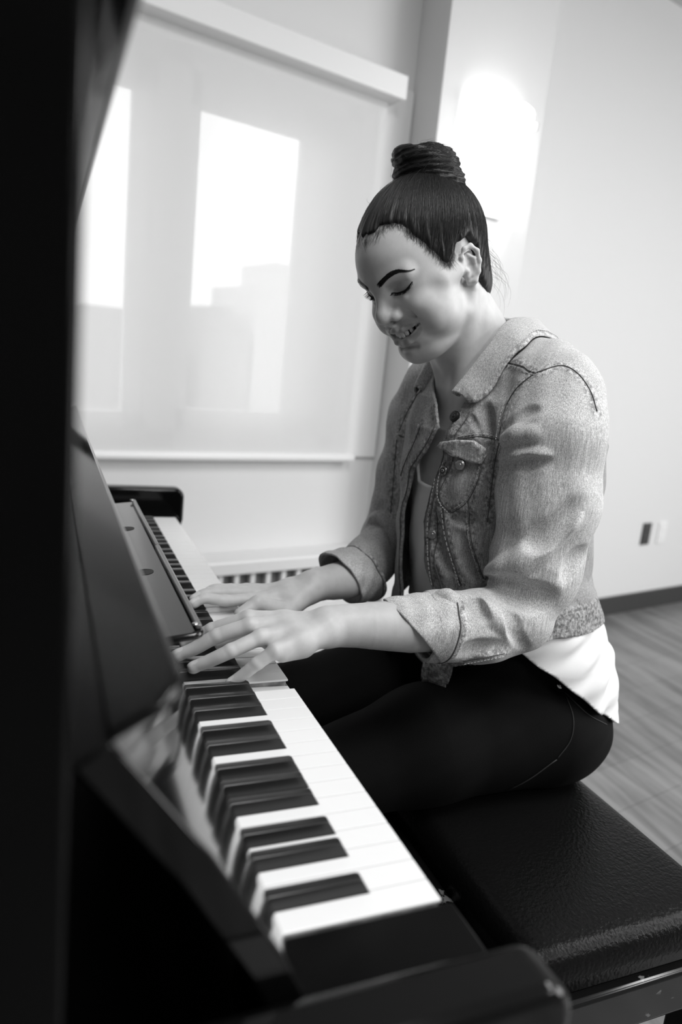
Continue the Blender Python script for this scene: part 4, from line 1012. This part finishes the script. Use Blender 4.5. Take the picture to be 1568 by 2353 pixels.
def make_jacket():
    V, F = isosurf(jacket, (.27, -.66, -.15), (.83, -.12, .47), QH * 1.15, relax=1)
    hm = V[F].mean(1)
    seams3 = [on_surf(jacket, s, .0003, 9) for s in SEAMS]
    seams3 += [[A(near_x(z) - o_, 0, z) for z in np.linspace(-.05, .33, 60)] for o_ in (.004, .022)]
    for s in seams3[-2:]:
        for p in s:
            d = A(0, -1, 0); q = A(p[0], -.10, p[2])
            for _ in range(80):
                v = _JO(q[None])[0]
                if v < 3e-4: break
                q = q + d * v * .8
            p[:] = q + A(0, .0006, 0)
    ns = []
    for z in np.linspace(-.03, .33, 60):
        q = A(far_x(z) + .006, -.10, z)
        for _ in range(80):
            v = _JO(q[None])[0]
            if v < 3e-4: break
            q = q + A(0, -1, 0) * v * .8
        ns.append(q + A(0, .0006, 0))
    seams3.append(ns)
    seams3 = [s for s in seams3 if len(s) > 2]
    sp = np.concatenate([np.array(s) for s in seams3]); dist = np.full(len(V), 1.0)
    for i in range(0, len(V), 4000):
        q = V[i:i + 4000]; dist[i:i + 4000] = np.sqrt(((q[:, None] - sp[None]) ** 2).sum(-1).min(1))
    seam = 1 - sstep(.004, .013, dist)
    seam = np.maximum(seam, (1 - sstep(.040, .048, V[:, 2] - hemz(V))) * (JT(V) < JA(V) - .002) * (V[:, 1] < -.2))
    sleeve = sstep(-.001, .003, JT(V) - JA(V)); wash_shade = .74 + .40 * sleeve  # torso shade is put into the denim tone, sleeves stay lighter
    wash_shade = np.where((V[:, 2] > .345), np.maximum(wash_shade, 1.05), wash_shade)
    J = mesh_fast('denim_jacket', V, F, M_denim, person, {'seam': seam, 'wash_shade': wash_shade})
    bm = bmesh.new(); bd = bmesh.new()
    for s in seams3:
        s = [Vector(p) + Vector((0, 0, K)) for p in s]
        tube(bd, s, .0007, 5)
        off = []
        for i, p in enumerate(s):
            t = (s[min(i + 1, len(s) - 1)] - s[max(i - 1, 0)]).normalized(); g = Vector((-1, .45, .2)); side = t.cross(g)
            off.append(p + (side.normalized() if side.length > 1e-6 else Vector((0, 0, 1))) * .0035)
        # stitches
        for i in range(len(off) - 1):
            a, b = off[i], off[i + 1]; L = (b - a).length; m_ = max(1, int(L / .0042))
            for k in range(m_): tube(bm, [a + (b - a) * ((k + .15) / m_), a + (b - a) * ((k + .8) / m_)], .00055, 4)
    bm_obj('seams', bd, M_seamdark, J, smooth=True)['kind'] = 'stuff'; o = bm_obj('topstitching', bm, M_thread, J); o['kind'] = 'stuff'
    # rolled cuffs
    def cuff(name, c0, c1, r0, r1, n0, n1, seam_px):
        cs = SD(.006); d = (c1 - c0) / np.linalg.norm(c1 - c0)
        cs.cap(c0 - d * .03, c1 + d * .03, r0 - (r1 - r0) * .4, r1 + (r1 - r0) * .4)
        cs.add(lambda P: .0011 * np.sin(P[:, 0] * 160 + P[:, 2] * 130) + .0008 * np.sin(P[:, 1] * 260 + P[:, 2] * 90), (c0 + c1) / 2, .2, mode='d')
        def f(P):
            v = cs(P); v = np.maximum(v, -(v + .0045)); v = -smin(-v, -((P - c1) @ n1), .0015); v = -smin(-v, (P - c0) @ n0, .0015); return v
        Vc, Fc = isosurf(f, np.minimum(c0, c1) - .085, np.maximum(c0, c1) + .085, QH)
        e0 = np.abs((Vc - c0) @ n0); sm = 1 - sstep(.005, .009, e0)
        o = mesh_fast(name, Vc, Fc, M_denim, J, {'seam': sm, 'wash_shade': np.full(len(Vc), 1.22)})
        b2 = bmesh.new(); U = np.cross(n0, A(1, 0, 0)); U /= np.linalg.norm(U); W_ = np.cross(n0, U); ring = []
        for k in range(65):
            a = 2 * math.pi * k / 64; dr = U * math.cos(a) + W_ * math.sin(a); p = c0 + n0 * .008 + dr * .09
            for _ in range(60):
                v = cs(p[None])[0]
                if v < 3e-4: break
                p = p - dr * v * .8
            ring.append(Vector(p) + Vector((0, 0, K)))
        tube(b2, ring, .0010, 5, caps=False); bm_obj('cuff_seam', b2, M_seamdark, o, smooth=True)
    a1, b1 = PX(893, 1385, .37), PX(992, 1512, .37); v = b1 - a1; n1 = np.cross(v, A(1, 0, 0)); n1 /= np.linalg.norm(n1); n1 = n1 if n1 @ CD > 0 else -n1
    a0, b0 = PX(1046, 1350, .36), PX(1004, 1532, .36); v = b0 - a0; n0 = np.cross(v, A(1, 0, 0)); n0 /= np.linalg.norm(n0); n0 = n0 if n0 @ CD > 0 else -n0
    cuff('rolled_cuff', (a0 + b0) / 2 + A(.002, 0, .001), (a1 + b1) / 2 + A(.002, 0, .001), .0475, .0440, n0, n1, None)
    a1, b1 = PX(757, 1280, rc[0]), PX(806, 1378, rc[0]); v = b1 - a1; n1 = np.cross(v, A(.9, .35, 0)); n1 /= np.linalg.norm(n1); n1 = n1 if n1 @ -(-rcd) < 0 else -n1
    n1 = n1 if n1 @ (RW - rc) > 0 else -n1
    c1 = (a1 + b1) / 2; c0 = c1 - (RW - rc) / np.linalg.norm(RW - rc) * .058
    cuff('rolled_cuff', c0, c1, .0500, .0480, n1 * .8 + (RW - rc) / np.linalg.norm(RW - rc) * .2, n1, None)
    # collar
    def collar(s):
        mir = lambda p: p if s < 0 else A(2 * CXT - p[0] + .004, p[1], p[2])
        fold = [A(.553, -.402, .466), A(.520, -.385, .472), PX(1166, 738, .497), PX(1118, 800, .488), PX(1064, 868, .492), PX(1036, 903, .500)]
        out = [A(.553, -.452, .425), A(.490, -.435, .425), PX(1217, 787, .440), PX(1185, 824, .437), PX(1100, 905, .449), PX(1066, 922, .470)]
        stand = [p + A(0, 0, 0) for p in fold]; stand = [A(.553, -.392, .430), A(.518, -.375, .430), A(.497, -.335, .425), A(.490, -.30, .400), A(.494, -.275, .372), A(.500, -.262, .350)]
        out = [mir(p) for p in out]
        for i_, p in enumerate(out):
            g_ = grad(_JO, p); out[i_] = p - g_ * (_JO(p[None])[0] - .005)
        out = [mir(p) for p in out]
        fo, ou, sd_ = (spline([mir(p) for p in q], 7) for q in (fold, out, stand)); V_ = []; nv = 10
        for i_ in range(len(ou)):
            for _k in range(3): ou[i_] = ou[i_] - grad(_JO, ou[i_]) * (_JO(ou[i_][None])[0] - .0022)
        for f_, o_, t_ in zip(fo, ou, sd_):
            for j in range(3): V_.append(t_ + (f_ - t_) * (j / 3))
            for j in range(nv + 1):
                t = j / nv; p = f_ + (o_ - f_) * t; nn = A(-.5 * (1 if s < 0 else -1), .3, .75); V_.append(p + nn * (.006 * math.sin(math.pi * min(1, t * 1.0)) ** .7 + .001))
        w_ = nv + 4; F_ = [(i * w_ + j, i * w_ + j + 1, (i + 1) * w_ + j + 1, (i + 1) * w_ + j) for i in range(len(fo) - 1) for j in range(w_ - 1)]
        V_ = np.array(V_); tt = np.tile(np.concatenate([[0] * 3, np.linspace(0, 1, nv + 1)]), len(fo)); ii = np.repeat(np.arange(len(fo)) / (len(fo) - 1), w_)
        o = mesh_fast('collar', V_, np.array(F_), M_denim, J, {'seam': np.maximum(sstep(.80, .9, tt), sstep(.92, .97, ii)) * .8, 'wash_shade': np.full(len(V_), 1.15)})
        so = o.modifiers.new('s', 'SOLIDIFY'); so.thickness = .0035; so.offset = 0; so2 = o.modifiers.new('u', 'SUBSURF'); so2.levels = so2.render_levels = 1
        b2 = bmesh.new(); e = [Vector(V_[i * w_ + w_ - 2]) + Vector((0, 0, K + .003)) for i in range(1, len(fo))]
        for i in range(len(e) - 1):
            a, b = e[i], e[i + 1]; m_ = max(1, int((b - a).length / .0042))
            for k in range(m_): tube(b2, [a + (b - a) * ((k + .15) / m_), a + (b - a) * ((k + .8) / m_)], .0006, 4)
        bm_obj('collar_stitching', b2, M_thread, o)['kind'] = 'stuff'
    collar(-1); collar(1)
    # pocket flap on the near chest panel
    def patch(name, poly, thick, wash_shade):
        cx_ = sum(p[0] for p in poly) / len(poly); cy_ = sum(p[1] for p in poly) / len(poly); rings = [1, .9, .7, .45, .2]; dp = dens(poly + [poly[0]], 7)[:-1]; n = len(dp); V_ = []
        for layer in (0, 1):
            for r_ in rings:
                for x, y in dp:
                    p = hit(_JO, cx_ + (x - cx_) * r_, cy_ + (y - cy_) * r_); g = grad(_JO, p); V_.append(p + g * (thick * (1 if r_ < 1 else .75) if layer == 0 else -.001))
        F_ = []; m_ = len(rings)
        for k in range(m_ - 1):
            for i in range(n): F_.append((k * n + i, k * n + (i + 1) % n, (k + 1) * n + (i + 1) % n, (k + 1) * n + i))
        for i in range(n): F_.append((i, (i + 1) % n, m_ * n + (i + 1) % n, m_ * n + i))
        V_ = np.array(V_[:(m_ + 1) * n]); c_ = V_[(m_ - 1) * n:m_ * n].mean(0); V_ = np.vstack([V_, c_]); L_ = len(V_) - 1
        for i in range(n): F_.append(((m_ - 1) * n + i, (m_ - 1) * n + (i + 1) % n, L_, L_))
        me = bpy.data.meshes.new(name); me.from_pydata([(v[0], v[1], v[2] + K) for v in V_], [], [tuple(dict.fromkeys(f)) for f in F_]); me.materials.append(M_denim)
        bmx = bmesh.new(); bmx.from_mesh(me); bmesh.ops.recalc_face_normals(bmx, faces=bmx.faces); bmx.to_mesh(me); bmx.free()
        for k, val in (('seam', np.concatenate([np.repeat([1, 1, .6, .2, 0], n), np.ones(n), [0]])), ('wash_shade', np.full(len(V_), wash_shade))):
            a_ = me.attributes.new(k, 'FLOAT', 'POINT'); a_.data.foreach_set('value', np.asarray(val, np.float32))
        me.polygons.foreach_set('use_smooth', [True] * len(me.polygons)); o = bpy.data.objects.new(name, me); link(o, J); return o
    patch('pocket_flap', [(1008, 1026), (1016, 1016), (1052, 1010), (1090, 1012), (1117, 1030), (1119, 1046), (1108, 1066), (1084, 1064), (1060, 1052), (1042, 1048), (1030, 1038)], .005, 1.1)
    def button(px, r, m_, flat=False, f=_JO, lift=.003):
        p = hit(f, *px)
        if p is None: return
        g = grad(f, p); b2 = bmesh.new(); c = Vector(p + g * lift) + Vector((0, 0, K)); g = Vector(g)
        disc(b2, c - g * .003, g, r, .0045, 24, r * .92); disc(b2, c + g * .0012, g, r * .78, .0008, 24, r * .74); disc(b2, c + g * .0016, g, r * .34, .0012, 16, r * .26)
        bm_obj('button', b2, m_, J, smooth=True, bevel=.0004)
    M_btn = mat('dark_button', .02, .35, metal=.6); M_btn2 = mat('nickel_button', .42, .3, metal=1)
    button((1046, 957), .0085, M_btn, lift=.0015); button((1061, 1069), .0075, M_btn2, lift=.0045); button((1021, 1082), .0075, M_btn2, lift=.0015); button((994, 1228), .0072, M_btn2, lift=.0015)
make_jacket()
# ------------------------------------------------------------------ white tee
SZ = np.array([-.24, -.16, -.09, -.03, .03, .08, .12, .17, .24, .30, .35, .39, .42])
SCY = np.array([-.455, -.455, -.452, -.440, -.422, -.400, -.388, -.381, -.380, -.378, -.370, -.362, -.352])
SB = np.array([.188, .186, .176, .162, .146, .134, .129, .126, .127, .124, .102, .074, .054]); SA = np.array([.190, .190, .187, .180, .165, .150, .144, .143, .147, .147, .139, .112, .072])
def shirt0(P):
    z = P[:, 2]; c = np.interp(z, SZ, SCY); a = np.interp(z, SZ, SA); b = np.interp(z, SZ, SB); x = (P[:, 0] - CXT) / a; y = (P[:, 1] - c) / b; r = np.sqrt(x * x + y * y); g = np.sqrt((x / a) ** 2 + (y / b) ** 2) / np.maximum(r, 1e-3)
    return np.where(r > .15, (r - 1) / np.maximum(g, 1e-3), -.06)
def tee(P):
    x, y, z = P[:, 0], P[:, 1], P[:, 2]; d = shirt0(P); low = sstep(.06, .0, z)
    d = d + low * (.0030 * np.sin(y * 95 + z * 70 + 1.2 * np.sin(z * 40)) + .0020 * np.sin(z * 150 + y * 40) + .0012 * np.sin(x * 120 - z * 60)) + (1 - low) * .0012 * np.sin(x * 80 + z * 50)
    d = np.maximum(np.maximum(d, -(d + .0075)), z - .40); hz = np.interp(y, [-.66, -.60, -.55, -.49, -.43, -.345, -.2], [-.178, -.152, -.122, -.088, -.046, .008, .03]) + .0012 * np.sin(y * 110 + x * 40)
    d = np.maximum(d, hz - z)
    nz = .215 + 1.6 * np.maximum(0, np.abs(x - .556) - .028); d = np.where(y > -.33, np.maximum(d, z - nz), d)
    q = P - NB; ax = H(0, -24, -20) - NB; ax /= np.linalg.norm(ax); t = q @ ax; rr = np.linalg.norm(q - t[:, None] * ax, axis=1); d = np.maximum(d, -(np.where(t > -.05, rr - .085, 1)))
    return d
M_tee = mat('white_jersey', .72, .85, bump=(1200, .25, .0005))
Vt, Ft = isosurf(tee, (.34, -.68, -.2), (.76, -.2, .42), .0024); mesh_fast('white_t_shirt', Vt, Ft, M_tee, person)
# ------------------------------------------------------------------ jeans and shoes
jn = SD(.03)
jn.ell(A(CXT, -.448, -.13), A(.172, .143, .125)); jn.ell(A(CXT, -.415, -.03), A(.150, .130, .10), k=.02)
for s in (-1, 1): jn.ell(A(CXT + s * .085, -.497, -.158), A(.092, .093, .092), k=.03)
for s, kx in ((-1, .445), (1, .665)):
    hx = CXT + s * .088
    jn.chain([A(hx, -.45, -.148), A((hx + kx) / 2, -.25, -.160), A(kx, -.075, -.190)], [.098, .082, .062], k=.03)
    jn.chain([A(kx, -.070, -.192), A(kx, -.035, -.38), A(kx, -.06, -.66)], [.060, .052, .038], k=.02)
def jeans(P):
    x, y, z = P[:, 0], P[:, 1], P[:, 2]; d = jn(P) + .0012 * np.sin(y * 60 + z * 90) * np.sin(x * 40 + z * 30)
    d = np.where(y < -.19, np.maximum(d, -.2385 - z), d); return np.maximum(np.maximum(d, z - .022), -.672 - z)
Vj, Fj = isosurf(jeans, (.33, -.66, -.70), (.78, .04, .05), .0036)
M_jeans = mat('black_jeans', .0035, .8, bump=(900, .3, .0006), spec=.08)
jo = mesh_fast('black_jeans', Vj, Fj, M_jeans, person)
bj = bmesh.new()
for s in ([(1302, 1600), (1318, 1650), (1312, 1700), (1280, 1745)], [(1280, 1745), (1200, 1800), (1080, 1850), (960, 1895)], [(1300, 1592), (1350, 1640), (1395, 1665)]):
    p = on_surf(jeans, s, .0003, 12)
    if len(p) > 2: tube(bj, [Vector(q) + Vector((0, 0, K)) for q in p], .0008, 5)
bm_obj('side_seam', bj, mat('jeans_thread', .018, .7), jo, smooth=True)
p = hit(jeans, 1286, 1575)
if p is not None:
    g = Vector(grad(jeans, p)); br = bmesh.new(); disc(br, Vector(p) + Vector((0, 0, K)), g, .0052, .002, 20, .0045); disc(br, Vector(p) + Vector((0, 0, K)) + g * .002, g, .002, .0012, 12, .0015); bm_obj('rivet', br, M_brass, jo, smooth=True)
M_shoe = mat('black_shoe', .01, .4)
for kx in (.445, .665):
    sh = SD(.02); sh.ell(A(kx, .02, -.70), A(.042, .12, .045)); sh.cap(A(kx, -.06, -.66), A(kx, -.055, -.695), .042, .042)
    V_, F_ = isosurf(lambda P: np.maximum(sh(P), -.729 - P[:, 2]), (kx - .08, -.15, -.75), (kx + .08, .18, -.6), .006); mesh_fast('shoe', V_, F_, M_shoe, person)
